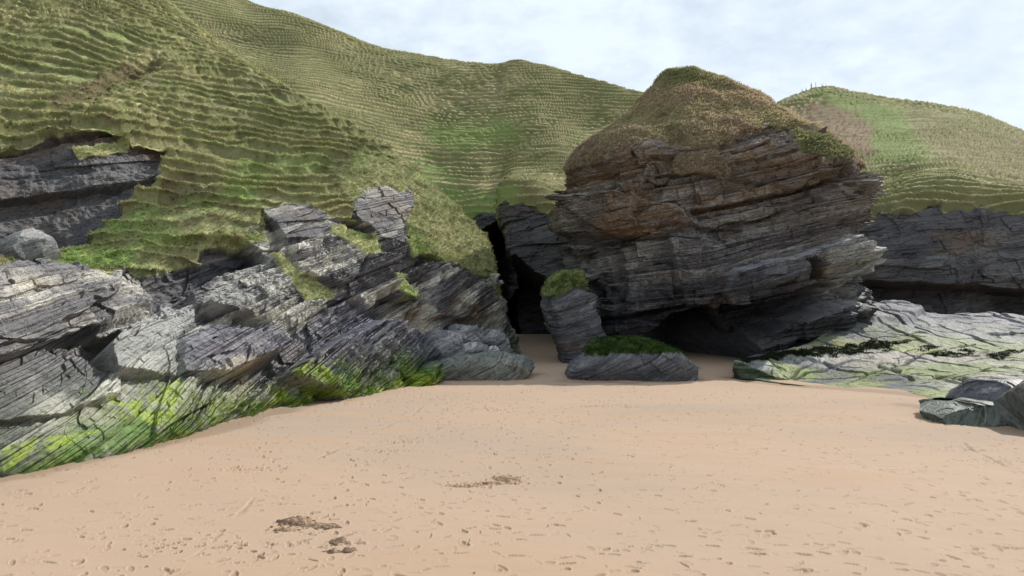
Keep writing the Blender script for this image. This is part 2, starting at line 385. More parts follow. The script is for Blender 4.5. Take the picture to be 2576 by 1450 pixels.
    C = lerp3(C, [.24, .165, .105], np.clip(-D / .022, 0, 1) * .6)       # damp sand turned up in the prints
    return tag(mesh_obj('sand', P, grid_faces(len(r), len(th)), M_SAND, C, True), kind='structure')
build_sand()

# ------------------------------------------------------------------ left headland
def foot(px, py): return S(px, py)
def rib(k1, rest, back=((0, 14, -9), (0, 30, -26))):
    k1 = np.asarray(k1, float); k0 = k1 + [0, 0.4, -1.2]
    pts = [k0, k1] + [P3(*p) for p in rest]; e = pts[-1]
    for b in back: pts.append(e + np.array(b, float))
    return pts
def finish_land(P, rockmask, rock_args, turf_args, feats=(), cfeats=(), side=1.0):
    pass

def build_left():
    R = [
     rib(S(-620, 1330), [(-560, 1000, 15.5), (-520, 700, 19), (-500, 640, 24), (-480, 380, 27), (-480, 100, 36), (-450, -600, 60)]),
     rib(S(-250, 1262), [(-230, 960, 17.5), (-230, 670, 21.5), (-230, 640, 28), (-200, 375, 32), (-200, 130, 42), (-190, -470, 70)]),
     rib(S(0, 1200), [(0, 930, 20.8), (0, 665, 27), (0, 645, 33), (0, 365, 37), (10, 170, 47), (20, -350, 80)]),
     rib(S(230, 1155), [(230, 930, 24.3), (225, 690, 31), (215, 590, 36), (270, 312, 41), (270, 170, 52), (290, -120, 82)]),
     rib(S(430, 1110), [(430, 880, 27.8), (400, 648, 34.5), (420, 510, 39), (430, 365, 44), (430, 200, 55), (450, 30, 80)]),
     rib(S(560, 1070), [(550, 860, 30.5), (540, 600, 37), (560, 480, 41), (560, 395, 46), (560, 250, 56), (575, 130, 76)]),
     rib(S(700, 1030), [(690, 820, 34.2), (680, 560, 39.5), (690, 490, 42.5), (700, 420, 47), (700, 310, 55), (690, 210, 70)]),
     rib(S(890, 990), [(900, 760, 39.2), (900, 545, 43.5), (900, 500, 45.5), (890, 440, 48.5), (890, 375, 54), (890, 325, 62)]),
     rib(S(1085, 948), [(1070, 770, 44.5), (1050, 600, 47), (1050, 560, 48.5), (1050, 520, 50.5), (1050, 475, 54), (1045, 430, 58)]),
     rib(P3(1205, 915, 50), [(1185, 785, 49.5), (1170, 670, 51), (1170, 630, 52), (1170, 595, 53), (1165, 565, 54.5), (1155, 530, 57)]),
     rib(P3(1295, 905, 54.5), [(1256, 775, 53.5), (1240, 685, 54), (1240, 665, 54.5), (1237, 645, 55), (1230, 620, 56), (1212, 585, 58)], ((-1, 10, -5), (-2, 26, -16))),
     rib(P3(1303, 895, 61), [(1262, 775, 60), (1242, 690, 60), (1240, 672, 60.5), (1236, 652, 61), (1228, 632, 62), (1208, 610, 63)], ((-1, 9, -4), (-2, 22, -14))),
     rib(P3(1290, 890, 78), [(1230, 800, 78), (1200, 720, 78), (1195, 700, 78.5), (1190, 690, 79), (1180, 680, 79.5), (1160, 670, 80)], ((-1, 5, -4), (-2, 12, -14))),
    ]
    P, pu, pv = loft(R, 0.62)
    U, K = np.meshgrid(pu, pv, indexing='ij')
    N = gnormal(P)
    if N[..., 2].mean() < 0: N = -N
    px, py = project(P)
    # turf mask: above the cliff-top knot, minus the upper dark cliff, plus patches on ledges
    n = fbm(P, 2.4, 4, 11) ; nf = fbm(P, .7, 3, 13)
    turf = ss(2.84, 2.96, K + .14 * n + .05 * nf)
    wob = 10 * n + 5 * nf; qx, qy = px + wob, py + wob
    upper = inpoly(qx, qy, [(-400, 400), (0, 368), (120, 330), (200, 316), (290, 325), (340, 365), (400, 375), (425, 385), (410, 410), (390, 440), (330, 470), (300, 520), (215, 590), (120, 620), (30, 650), (-400, 650)], 8)
    scar = inpoly(qx, qy, [(400, 465), (430, 445), (520, 445), (545, 490), (500, 490), (440, 495), (400, 500)], 14)
    patches = np.maximum.reduce([inpoly(qx, qy, p, 5) for p in (
        [(693, 640), (720, 650), (760, 690), (830, 725), (825, 742), (770, 752), (725, 700)],
        [(835, 570), (890, 560), (950, 590), (960, 640), (910, 640), (840, 590)],
        [(985, 680), (1010, 690), (1060, 745), (1040, 750), (1000, 720)],
        [(1020, 590), (1150, 640), (1235, 690), (1215, 700), (1130, 650), (1040, 640)],
        [(1225, 715), (1260, 725), (1270, 760), (1235, 750)],
        [(500, 585), (640, 575), (680, 600), (600, 615)], [(120, 655), (200, 640), (215, 690), (140, 700)],
        [(180, 355), (330, 345), (340, 370), (200, 385)])])
    outcrop = np.maximum.reduce([inpoly(qx, qy, p, 4) for p in (
        [(885, 500), (935, 480), (1032, 483), (1035, 540), (1015, 600), (960, 590), (930, 560), (890, 540)],
        [(665, 520), (760, 515), (860, 560), (870, 600), (720, 600), (670, 560)],
        [(520, 610), (660, 585), (690, 610), (620, 640), (500, 640)])])
    turf = np.clip(turf * (1 - upper) * (1 - outcrop), 0, 1); turf = np.maximum(turf, patches)
    # ---- rock relief
    near = np.clip(P[..., 1] / 30, .55, 1.15)
    feats = [  # polygon, push out in metres, edge px  (big blocks, overhangs and recesses seen in the face)
     ([(-400, 780), (0, 690), (150, 690), (280, 690), (375, 730), (380, 760), (250, 820), (120, 870), (0, 910), (-400, 1000)], 1.1, 10),
     ([(120, 870), (250, 830), (300, 840), (250, 880), (230, 920), (160, 890)], (0, -2.0), 6),
     ([(235, 690), (380, 610), (470, 590), (600, 600), (680, 650), (560, 690), (420, 730), (380, 740)], (.2, -2.0), 9),
     ([(480, 740), (560, 690), (700, 645), (760, 735), (720, 800), (600, 800), (490, 770)], (.8, 0), 8),
     ([(490, 770), (600, 790), (680, 815), (620, 840), (500, 830)], (-.3, -2.4), 6),
     ([(440, 860), (520, 825), (620, 830), (685, 870), (690, 905), (560, 960), (445, 950)], (.4, 1.5), 7),
     ([(240, 900), (330, 830), (420, 800), (445, 880), (440, 950), (290, 960)], (1.2, .1), 5),
     ([(-300, 900), (100, 885), (190, 910), (290, 960), (300, 1000), (150, 1050), (-300, 1100)], .35, 6),
     ([(560, 960), (700, 900), (720, 940), (600, 1010), (560, 1060)], -.5, 8),
     ([(690, 870), (860, 740), (960, 790), (860, 850), (740, 900)], -.3, 12),
     ([(720, 950), (860, 850), (990, 800), (1060, 870), (1090, 950), (1000, 975), (830, 1010)], 1.3, 12),
     ([(660, 530), (690, 560), (720, 600), (700, 640), (680, 600), (650, 560)], -.9, 6),
     ([(720, 600), (870, 600), (930, 620), (900, 680), (860, 720), (760, 690)], .6, 8),
     ([(870, 600), (885, 540), (930, 570), (950, 600)], -1.0, 6),
     ([(885, 500), (935, 480), (1032, 483), (1035, 530), (1000, 550), (930, 530)], .1, 8),
     ([(930, 640), (1000, 640), (1010, 700), (950, 730), (910, 700)], .5, 6),
     ([(950, 740), (1060, 750), (1065, 800), (1000, 840), (960, 790)], -1.1, 6),
     ([(1075, 640), (1100, 640), (1085, 760), (1060, 840), (1045, 840), (1065, 750)], -.8, 5),
     ([(1080, 650), (1150, 680), (1240, 720), (1250, 770), (1180, 800), (1090, 800)], .5, 8),
     ([(-60, 350), (130, 270), (300, 190), (385, 150), (400, 165), (300, 215), (150, 300), (0, 365)], -1.6, 16),
     ([(0, 440), (130, 430), (300, 420), (400, 430), (300, 455), (130, 470), (0, 495)], .5, 6),
     ([(0, 500), (200, 465), (320, 450), (250, 490), (100, 520), (0, 540)], -.35, 5),
    ]
    push = 0
    for poly, a, e in feats:
        if isinstance(a, tuple): x0 = min(v[0] for v in poly); x1 = max(v[0] for v in poly); a = a[0] + (a[1] - a[0]) * np.clip((px - x0) / (x1 - x0), 0, 1)
        push = push + a * inpoly(px + wob * .4, py + wob * .4, poly, e)
    big = fbm(P, 9, 2, 61) * .45
    rock = 1 - turf
    Nh = N * [1, 1, .45] + np.array([.42, -.85, .1]) * .5; Nh /= np.linalg.norm(Nh, axis=-1, keepdims=True)
    Pp = P + Nh * (push * ss(0, .6, K))[..., None]
    UP = inpoly(px + 8, py, [(-400, 400), (0, 368), (120, 330), (290, 325), (560, 405), (400, 440), (215, 590), (30, 650), (-400, 650)], 10)
    D, s, sh = strata(Pp, NB_U, 1, ((2.4, .4, 14), (.95, .30, 8), (.4, .22, 5), (.17, .15, 3.2), (.08, .07, 2.0)), lean=.9, warp=.15, fold=(NB_L, (-7, 28, 4.5), 5, -5), block=3.4, bamp=.62)
    amt = rock * (1 - .8 * scar) * (1 - .7 * outcrop) * (D * near * (.95 - .7 * UP) + .12 * fbm(P, .5, 3, 63) * near) + push * (1 - .5 * turf) + big * np.clip(1 - turf, .3, 1)
    amt += (-.25 * scar) - .8 * upper + turf * (.10 * nf)
    fade = ss(.0, .6, K)                                     # stay put under the sand
    P2 = P + Nh * (amt * fade)[..., None]
    zt, fr = terrace(P2, .85, 1.25, 90, 2.6, .5)
    nose = inpoly(qx, qy, [(840, 430), (900, 390), (1020, 400), (1150, 520), (1260, 640), (1250, 720), (1100, 660), (980, 560), (880, 500)], 30)
    bench = inpoly(qx, qy, [(0, 640), (200, 590), (420, 500), (560, 520), (680, 500), (720, 560), (500, 620), (250, 720), (0, 720)], 30)
    tw = ss(.4, 1, turf) * (1 - patches) * (1 - .8 * nose) * (1 - .55 * bench)
    P2[..., 2] += turf * (nose * .22 + bench * .10) * fbm(P2, 1.1, 3, 97, st=(1, 1, 2))
    P2[..., 2] = mix(P2[..., 2], zt, tw); P2 += Nh * (tw * .2 * (np.exp(-((fr - .9) / .07) ** 2) - .5 * np.exp(-((fr - .6) / .16) ** 2)))[..., None]
    P2[..., 2] += turf * fbm(P2, .5, 3, 95) * .04 * np.clip(P2[..., 1] / 30, .7, 2)
    # ---- colours
    Cr = rock_colour(P2, sh, s, 5, .55, .13, .04)
    pale = np.maximum.reduce([inpoly(px + wob, py + wob, p, 8) for p in (
        [(240, 900), (330, 820), (420, 800), (445, 880), (440, 950), (290, 960)], [(500, 780), (560, 690), (690, 640), (730, 730), (620, 770)],
        [(330, 800), (420, 750), (500, 780), (430, 850)], [(830, 650), (900, 630), (890, 700)])])
    Cr *= (1.12 - .12 * upper)[..., None] * np.array([1.05, 1.0, .93])
    Cr *= (1 - .3 * outcrop)[..., None]
    Cr = lerp3(Cr, PALE * .92, pale * .6)
    dk = inpoly(px + wob, py + wob, [(440, 860), (520, 825), (620, 830), (690, 880), (860, 740), (990, 800), (1060, 870), (1090, 950), (700, 960), (640, 920), (445, 960)], 10)
    Cr = lerp3(Cr, SLATE * [.9, .9, 1.1], dk * .75)
    Cr = lerp3(Cr, DARK * 1.1, upper * .85)
    Cr = lerp3(Cr, DARK, inpoly(px + wob, py + wob, [(235, 690), (380, 610), (470, 590), (600, 600), (680, 650), (560, 690), (420, 730), (380, 740)], 8) * .6)  # shade under the overhang, painted dark into the recess rock
    Cr = lerp3(Cr, SOIL * .8, np.clip(scar + ss(2.75, 3.0, K) * ss(.0, .6, n) * .7 + inpoly(qx, qy, [(0, 368), (120, 330), (200, 316), (290, 325), (430, 370), (560, 405), (560, 420), (400, 385), (200, 338), (0, 385)], 6) * .8, 0, 1) * .7)
    hgt = P2[..., 2] - sand_z(P2[..., 0], P2[..., 1])
    alg = ss(1.5, .2, hgt + .7 * n + .35 * nf) * ss(47, 42, P[..., 1]) * .95
    alg = np.clip(alg * ss(-.5, .2, fbm(P, 1.2, 4, 15, g=.65)), 0, 1)
    Cr = lerp3(Cr, ALG_D * 1.6, np.clip(ss(2.6, .6, hgt + n) * .4, 0, 1))
    Cr = lerp3(Cr, mix(ALG_G * 1.2, ALG_Y * .55, ss(-.3, .5, fbm(P, 1.5, 3, 19))[..., None]), alg)
    ypat = np.maximum.reduce([inpoly(px + 14 * n + 12 * nf, py + 14 * nf, p, 7) for p in (
        [(260, 1015), (330, 975), (455, 965), (440, 990), (420, 1030), (430, 1055), (370, 1065), (350, 1040)],
        [(690, 960), (740, 935), (830, 918), (800, 960), (730, 1005), (700, 1000)],
        [(860, 990), (950, 955), (1060, 940), (1060, 965), (960, 985), (880, 1000)], [(0, 1130), (90, 1110), (250, 1090), (100, 1140), (0, 1200)],
        [(740, 1000), (830, 960), (880, 985), (760, 1020)])])
    ypat *= ss(-.35, .25, fbm(P, .5, 4, 17, g=.7))
    Cr = lerp3(Cr, ALG_Y, np.clip(ypat, 0, 1) * .85)
    Ct = turf_colour(P2, 21, fr * tw + .3 * (1 - tw), .05)
    lush = inpoly(qx, qy, [(20, 650), (250, 575), (420, 500), (620, 500), (600, 560), (420, 600), (300, 650), (230, 690)], 25) * .75 + .5 * inpoly(qx, qy, [(600, 400), (800, 400), (760, 480), (560, 540)], 40)
    Ct = lerp3(Ct, LUSH * 1.25, np.clip(lush, 0, 1) * ss(-.5, .4, n) * .8)
    Ct = lerp3(Ct, STRAW * .6, inpoly(qx, qy, [(860, 440), (1000, 400), (1240, 620), (1240, 690), (1100, 610), (960, 480)], 30) * .45)
    Ct = lerp3(Ct, BROWN * .7, inpoly(qx, qy, [(290, 175), (400, 150), (330, 190), (200, 235), (130, 260)], 10) * .7)
    Ct = Ct * 1.08
    Ct = lerp3(Ct, SOIL * .75, scar * .6 * ss(-.4, .3, nf))
    C = Cr + (Ct - Cr) * ss(.35, .65, turf)[..., None]
    nu, nv = K.shape; Fc = grid_faces(nu, nv); V = P2.reshape(-1, 3); C = C.reshape(-1, 3)
    tm = turf.ravel()[Fc].mean(1) > .5
    flipneeded = True
    v0, v1, v2 = V[Fc[:, 0]], V[Fc[:, 1]], V[Fc[:, 2]]
    if np.cross(v1 - v0, v2 - v0)[:, 2].mean() < 0: Fc = Fc[:, ::-1]
    a = subset(V, C, Fc, ~tm); tag(mesh_obj('cliff', a[0], a[2], M_ROCK_L, a[1], False), kind='structure')
    a = subset(V, C, Fc, tm); tag(mesh_obj('hill', a[0], a[2], M_TURF, a[1], True), kind='structure')
    # grass tufts, spread by how large the ground shows
    A = np.linalg.norm(np.cross(np.gradient(P2, axis=0), np.gradient(P2, axis=1)), axis=-1)
    vis = (K < 7.15) & (px > -80) & (py > -60)
    w = (A / np.maximum(P[..., 1], 15) ** 1.5 * (turf > .7) * vis).ravel()
    lip = (ss(.82, .93, fr) * tw + .05 + .5 * nose + .25 * bench + .5 * patches).ravel()
    o = blades('grass', V, C * 1.1, w * lip, 60000, .16, M_BLADE, 3, width=.016)
    tag(o, 'rough green and straw grass growing on the nearest left hillside', 'grass', kind='stuff')
build_left()

# ------------------------------------------------------------------ hills behind
def land(R, seed, step, name_cliff, name_hill, nb, kcliff=2.0, dens=.55, rockscale=1.0, turf_extra=None, colour_extra=None, nblades=0, tamp=1.0, straw=0.0, ks=1.0, feats=()):
    P, pu, pv = loft(R, dens); U, K = np.meshgrid(pu, pv, indexing='ij'); N = gnormal(P)
    if N[..., 2].mean() < 0: N = -N
    px, py = project(P)
    n = fbm(P, 5, 4, seed); nf = fbm(P, 1.4, 3, seed + 1)
    turf = ss(kcliff - .04, kcliff + .04, K + .17 * n + .10 * nf)
    Nh = N * [1, 1, .4]; Nh /= np.linalg.norm(Nh, axis=-1, keepdims=True)
    out_ = -P * [1, 1, 0]; out_ /= np.linalg.norm(out_, axis=-1, keepdims=True)
    for poly, a, e in feats: P = P + out_ * (a * inpoly(px + 4 * nf, py + 4 * nf, poly, e))[..., None]
    D, s, sh = strata(P, nb, seed, ((4.5, .9, 12), (1.8, .5, 6), (.7, .25, 2.6), (.3, .12, 1.2)), warp=.12, block=3.6)
    Nh = N * [1, 1, .4]; Nh /= np.linalg.norm(Nh, axis=-1, keepdims=True)
    amt = (1 - turf) * D * rockscale + fbm(P, 16, 3, seed + 5) * .9 * ks
    P2 = P + Nh * amt[..., None]
    zt, fr = terrace(P2, step, tamp * 1.25, seed + 9, step * 5, .42)
    tw = ss(.4, 1, turf); P2[..., 2] = mix(P2[..., 2], zt, tw); P2 += Nh * (tw * step * .12 * (np.exp(-((fr - .9) / .07) ** 2) - .5 * np.exp(-((fr - .6) / .16) ** 2)))[..., None]
    Cr = rock_colour(P2, sh, s, seed + 3, .2, .16, .35); Ct = turf_colour(P2, seed + 4, fr, straw, 1.6) * np.array([.98, .93, .93])
    if colour_extra: Ct, Cr = colour_extra(px, py, P2, n, nf, Ct, Cr, K)
    C = Cr + (Ct - Cr) * ss(.35, .65, turf)[..., None]
    nu, nv = K.shape; Fc = grid_faces(nu, nv); V = P2.reshape(-1, 3); C = C.reshape(-1, 3)
    v0, v1, v2 = V[Fc[:, 0]], V[Fc[:, 1]], V[Fc[:, 2]]
    if np.cross(v1 - v0, v2 - v0)[:, 2].mean() < 0: Fc = Fc[:, ::-1]
    tm = turf.ravel()[Fc].mean(1) > .5
    a = subset(V, C, Fc, ~tm); tag(mesh_obj(name_cliff, a[0], a[2], M_ROCK_F, a[1], False), kind='structure')
    a = subset(V, C, Fc, tm); tag(mesh_obj(name_hill, a[0], a[2], M_TURF, a[1], True), kind='structure')
    if nblades:
        A = np.linalg.norm(np.cross(np.gradient(P2, axis=0), np.gradient(P2, axis=1)), axis=-1)
        w = (A / P[..., 1] ** 1.5 * (turf > .7) * (K < len(R[0]) - 2.7) * (ss(.82, .93, fr) + .04)).ravel()
        tag(blades('grass', V, C * 1.1, w, nblades // 2, .15, M_BLADE, seed, width=.035),
            'short grass on the far middle hillside between spur and stack' if seed == 200 else 'short grass on the terraced hillside at far right', 'grass', kind='stuff')
    return P2
B2 = ((0, 25, -8), (0, 70, -40))
def r5(k1, rest): return rib(P3(*k1), rest, B2)
def mid_col(px, py, P, n, nf, Ct, Cr, K):
    q = 25 * n + 10 * nf
    lush = inpoly(px + q, py + q, [(1040, 420), (1080, 400), (1200, 490), (1300, 500), (1250, 560), (1190, 560), (1120, 480)], 25)
    Ct = lerp3(Ct, LUSH * [1.0, .95, 1.1], lush * .7 * ss(-.4, .2, nf))
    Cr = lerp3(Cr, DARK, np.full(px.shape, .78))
    Ct = lerp3(Ct, LUSH, inpoly(px + q, py + q, [(1080, 330), (1250, 300), (1300, 340), (1150, 370)], 40) * .5)
    return Ct, Cr
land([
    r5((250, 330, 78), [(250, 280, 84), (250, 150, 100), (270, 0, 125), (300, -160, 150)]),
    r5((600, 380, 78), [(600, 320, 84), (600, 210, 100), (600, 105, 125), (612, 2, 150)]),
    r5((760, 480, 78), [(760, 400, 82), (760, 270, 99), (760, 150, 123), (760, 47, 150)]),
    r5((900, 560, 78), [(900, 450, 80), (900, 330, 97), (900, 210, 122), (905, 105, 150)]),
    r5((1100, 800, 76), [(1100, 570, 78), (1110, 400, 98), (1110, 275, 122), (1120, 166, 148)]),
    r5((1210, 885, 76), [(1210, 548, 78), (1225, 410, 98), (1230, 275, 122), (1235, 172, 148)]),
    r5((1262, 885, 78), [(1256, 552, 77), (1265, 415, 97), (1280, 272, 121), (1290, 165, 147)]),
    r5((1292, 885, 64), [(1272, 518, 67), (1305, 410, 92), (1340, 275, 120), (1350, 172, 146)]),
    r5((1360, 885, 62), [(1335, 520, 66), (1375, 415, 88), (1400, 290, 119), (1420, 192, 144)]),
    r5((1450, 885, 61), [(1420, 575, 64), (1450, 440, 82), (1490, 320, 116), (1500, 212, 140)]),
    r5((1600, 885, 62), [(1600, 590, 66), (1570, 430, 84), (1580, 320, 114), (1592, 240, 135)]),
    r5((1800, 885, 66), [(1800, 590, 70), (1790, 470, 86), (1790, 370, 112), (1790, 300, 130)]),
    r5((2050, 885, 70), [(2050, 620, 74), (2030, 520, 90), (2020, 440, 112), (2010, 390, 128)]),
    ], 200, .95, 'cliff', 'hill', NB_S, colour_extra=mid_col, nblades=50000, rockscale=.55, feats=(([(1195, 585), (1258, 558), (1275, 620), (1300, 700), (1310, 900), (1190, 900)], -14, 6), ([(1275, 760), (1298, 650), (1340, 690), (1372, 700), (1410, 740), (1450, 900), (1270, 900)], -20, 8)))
def right_col(px, py, P, n, nf, Ct, Cr, K):
    q = 14 * n + 10 * nf
    soil = inpoly(px + q, py + q, [(1990, 265), (2080, 262), (2150, 290), (2200, 300), (2190, 385), (2140, 390), (2080, 330), (2010, 300)], 8)
    Ct = lerp3(Ct, SOIL * [1.2, 1.15, 1.2], soil * .75 * ss(-.5, .1, nf + .3)); Ct = lerp3(Ct, LUSH, inpoly(px + q, py + q, [(2050, 235), (2250, 270), (2330, 400), (2200, 400), (2200, 300), (2100, 260)], 25) * .5)
    Ct = lerp3(Ct, BROWN * 1.5, inpoly(px, py, [(2330, 300), (2576, 370), (2700, 520), (2500, 440), (2380, 360)], 50) * .4)
    Cr = lerp3(Cr, np.array([.072, .066, .066]), np.full(px.shape, .6))
    return Ct, Cr
right_hill = land([
    r5((1850, 800, 80), [(1850, 620, 84), (1860, 470, 118), (1870, 380, 160), (1880, 320, 200)]),
    r5((1960, 800, 76), [(1960, 600, 80), (1960, 440, 116), (1965, 340, 160), (1970, 252, 200)]),
    r5((2060, 800, 72), [(2060, 570, 77), (2060, 430, 114), (2060, 320, 158), (2062, 223, 198)]),
    r5((2160, 800, 69), [(2160, 545, 73), (2150, 430, 108), (2145, 325, 154), (2140, 240, 196)]),
    r5((2230, 800, 67), [(2230, 545, 70), (2240, 440, 100), (2240, 340, 150), (2240, 262, 194)]),
    r5((2300, 800, 66), [(2310, 525, 69), (2330, 430, 90), (2330, 350, 144), (2320, 270, 192)]),
    r5((2400, 800, 65), [(2410, 520, 68), (2420, 440, 84), (2420, 365, 138), (2410, 284, 190)]),
    r5((2480, 800, 66), [(2490, 528, 68), (2500, 462, 82), (2500, 390, 134), (2490, 312, 186)]),
    r5((2590, 800, 65), [(2590, 532, 67), (2600, 475, 80), (2600, 420, 130), (2590, 357, 180)]),
    r5((2800, 800, 62), [(2800, 540, 64), (2800, 490, 78), (2800, 460, 126), (2800, 440, 175)]),
    r5((3100, 800, 60), [(3100, 550, 62), (3100, 520, 76), (3100, 500, 120), (3100, 490, 170)]),
    ], 300, 1.25, 'cliff', 'hill', (-.09, -.1, 1), colour_extra=right_col, nblades=36000, tamp=1.15, ks=.5, rockscale=.5, feats=(([(2130, 715), (2400, 725), (2700, 745), (3000, 750), (3000, 830), (2100, 830)], -4, 12),))

# ------------------------------------------------------------------ ring-built rocks (stack, pillar, boulders)
def rings(levels, dc, n=2.6, dens=.6, backk=1.0, dshift=None):
    """levels: (py, left px, right px, depth radius[, dc offset]) bottom to top -> grid [angle, level]"""
    pts = []
    th = np.concatenate([np.linspace(-.08, math.pi + .08, 13), np.linspace(math.pi + .5, 2 * math.pi - .5, 5)])
    for lv in levels:
        py, l, r, b = lv[:4]; d = dc + (lv[4] if len(lv) > 4 else 0)
        A = P3(l, py, d); B = P3(r, py, d); c = (A + B) / 2; a = (B[0] - A[0]) / 2
        co, si = np.cos(th), np.sin(th)
        e = n[len(pts)] if isinstance(n, list) else n
        x = c[0] - a * np.sign(co) * np.abs(co) ** (2 / e); y = d - b * np.sign(si) * np.abs(si) ** (2 / e)
        pts.append(np.stack([x, y, np.full_like(x, c[2])], -1))
    G = np.swapaxes(np.array(pts), 0, 1)              # [angle, level, 3]
    G = np.concatenate([G, G[:1]], 0)
    px, py = project(G)
    nu = np.clip((np.hypot(np.diff(px, axis=0), np.diff(py, axis=0)).max(1) * dens).astype(int), 3, 300); nu[12:] = np.maximum(nu[12:] // 4, 6)
    nk = np.clip((np.abs(np.diff(py, axis=1)).max(0) * dens * 1.15).astype(int), 4, 300)
    A_, pu = pchip(G, nu); Bv, pv = pchip(np.swapaxes(A_, 0, 1), nk)
    P = np.swapaxes(Bv, 0, 1)[:-1]
    return P, pu[:-1], pv
def ring_normals(P):
    E = np.concatenate([P[-1:], P, P[:1]], 0); N = np.cross(np.gradient(E, axis=0)[1:-1], np.gradient(P, axis=1))
    N /= np.linalg.norm(N, axis=-1, keepdims=True) + 1e-9
    c = P.mean((0, 1)); 
    if (N * (P - c)).sum(-1).mean() < 0: N = -N
    return N
def ring_faces(P, N):
    nu, nv = P.shape[:2]; Fc = grid_faces(nu, nv, wrap=True); V = P.reshape(-1, 3)
    fn = np.cross(V[Fc[:, 1]] - V[Fc[:, 0]], V[Fc[:, 2]] - V[Fc[:, 0]])
    if (fn * N.reshape(-1, 3)[Fc[:, 0]]).sum(-1).mean() < 0: Fc = Fc[:, ::-1]
    return Fc
def build_stack():
    lv = [(960, 1500, 1890, 7.5, 3.5), (915, 1480, 1860, 7.8, 3), (880, 1440, 1920, 8.2, 2), (850, 1428, 1985, 8.2, 1.2), (800, 1440, 2100, 7.6), (740, 1455, 2125, 8.4), (690, 1430, 2125, 8.8),
          (645, 1410, 2118, 9.0), (600, 1408, 2100, 9), (540, 1420, 2110, 9), (488, 1425, 2150, 9), (440, 1428, 2095, 8.4), (405, 1445, 2085, 7.2), (350, 1498, 2050, 5.4),
          (300, 1548, 1995, 3.9), (250, 1600, 1920, 2.5), (215, 1635, 1820, 1.5), (190, 1662, 1768, .9), (178, 1685, 1738, .3)]
    P, pu, pv = rings(lv, 57.5, [2.9] * 13 + [2.6, 2.3, 2.1, 2, 2, 2]); K = np.broadcast_to(pv, P.shape[:2]); N = ring_normals(P); px, py = project(P)
    front = (N[..., 1] < .35).astype(float)
    n = fbm(P, 2.6, 4, 401); nf = fbm(P, .7, 3, 403); q = 9 * n + 6 * nf
    capline = np.interp(px, [1350, 1420, 1480, 1530, 1660, 1700, 1760, 1830, 1860, 1990, 2030, 2080, 2140, 2200], [430, 440, 410, 392, 352, 365, 370, 355, 330, 312, 315, 360, 400, 420])
    turf = ss(-10, 6, capline - py + 12 * n + 8 * nf)
    turf = np.maximum(turf, inpoly(px + q, py + q, [(1650, 400), (1720, 380), (1800, 375), (1830, 420), (1820, 440), (1760, 430), (1700, 430)], 6))
    turf = np.maximum(turf, inpoly(px + q, py + q, [(1990, 330), (2060, 350), (2130, 400), (2080, 410), (2010, 385)], 6) * .9)
    right = ss(1950, 2120, px)
    feats = [
     ([(1480, 800), (1560, 800), (1730, 775), (1850, 770), (2050, 715), (2110, 720), (2040, 770), (1880, 850), (1850, 960), (1440, 960)], -2.6, 8),
     ([(1620, 860), (1700, 810), (1800, 790), (1840, 850), (1850, 900), (1850, 980), (1600, 980)], -5.5, 12),
     ([(1890, 880), (1880, 840), (2000, 770), (2140, 760), (2160, 830), (2000, 880), (1900, 910)], 1.3, 6),
     ([(1400, 600), (1680, 600), (1700, 690), (1735, 780), (1560, 800), (1440, 800), (1400, 690)], -1.0, 8),
     ([(1530, 640), (1560, 640), (1570, 780), (1545, 790)], -.7, 4),
     ([(1450, 600), (1500, 600), (1500, 800), (1450, 780)], .35, 5),
     ([(1840, 680), (2010, 640), (2050, 710), (1950, 750), (1840, 770), (1820, 730)], .9, 6),
     ([(2015, 640), (2130, 600), (2205, 650), (2150, 690), (2060, 700)], .8, 6),
     ([(2000, 655), (2025, 650), (2070, 710), (2045, 715)], -1.1, 4),
     ([(1740, 530), (1900, 500), (2000, 480), (2130, 450), (2140, 465), (1950, 520), (1760, 550)], -.9, 5),
     ([(1560, 440), (1640, 420), (1640, 470), (1560, 540)], .6, 8),
     ([(1430, 500), (1520, 490), (1700, 520), (1740, 560), (1640, 600), (1560, 600), (1500, 560)], .7, 8),
     ([(1400, 590), (1560, 590), (1700, 570), (1860, 580), (1860, 600), (1700, 600), (1560, 615), (1400, 620)], -.5, 5),
     ([(1640, 400), (1700, 385), (1690, 420), (1650, 520), (1600, 550)], -.6, 8),
     ([(1830, 370), (2050, 320), (2130, 400), (2000, 470), (1830, 440)], .5, 10),
     ([(1480, 795), (1560, 800), (1700, 830), (1680, 870), (1500, 850)], 1.2, 6),
    ]
    push = 0
    for poly, a, e in feats: push = push + a * inpoly(px + q * .4, py + q * .4, poly, e) * front
    push = np.maximum(push, -8)
    Nh = N * [1, 1, .4]; Nh /= np.linalg.norm(Nh, axis=-1, keepdims=True)
    Pp = P + Nh * push[..., None]
    D, s, sh = strata(Pp, NB_S, 410, ((2.3, .6, 14), (.95, .38, 7), (.42, .18, 4), (.2, .10, 2.4), (.09, .04, 1.4)), lean=1.0, block=2.6)
    rock = 1 - turf; topfade = ss(18, 15.5, K)
    amt = rock * (D * (1 + .2 * right) + .12 * fbm(P, .5, 3, 415)) + push + .55 * fbm(P, 7, 3, 417) * topfade + turf * (.22 * n + .08 * nf) * topfade
    P2 = P + Nh * amt[..., None]
    P2[..., 2] += turf * (.12 * fbm(P, .5, 2, 419) + .15 * n)
    Cr = rock_colour(P2, sh, s, 420, .14, .14, .42)
    och = np.maximum.reduce([inpoly(px + q, py + q, p, 12) for p in (
        [(1740, 500), (2000, 465), (2130, 425), (2130, 450), (1900, 510), (1760, 540)], [(1430, 440), (1660, 400), (1660, 425), (1560, 450), (1430, 480)],
        [(1600, 480), (1740, 560), (1700, 580), (1590, 600), (1530, 570)], [(1820, 385), (2000, 350), (2010, 365), (1830, 410)])])
    Cr = lerp3(Cr, np.array([.21, .165, .12]), ss(700, 470, py + q) * .6)
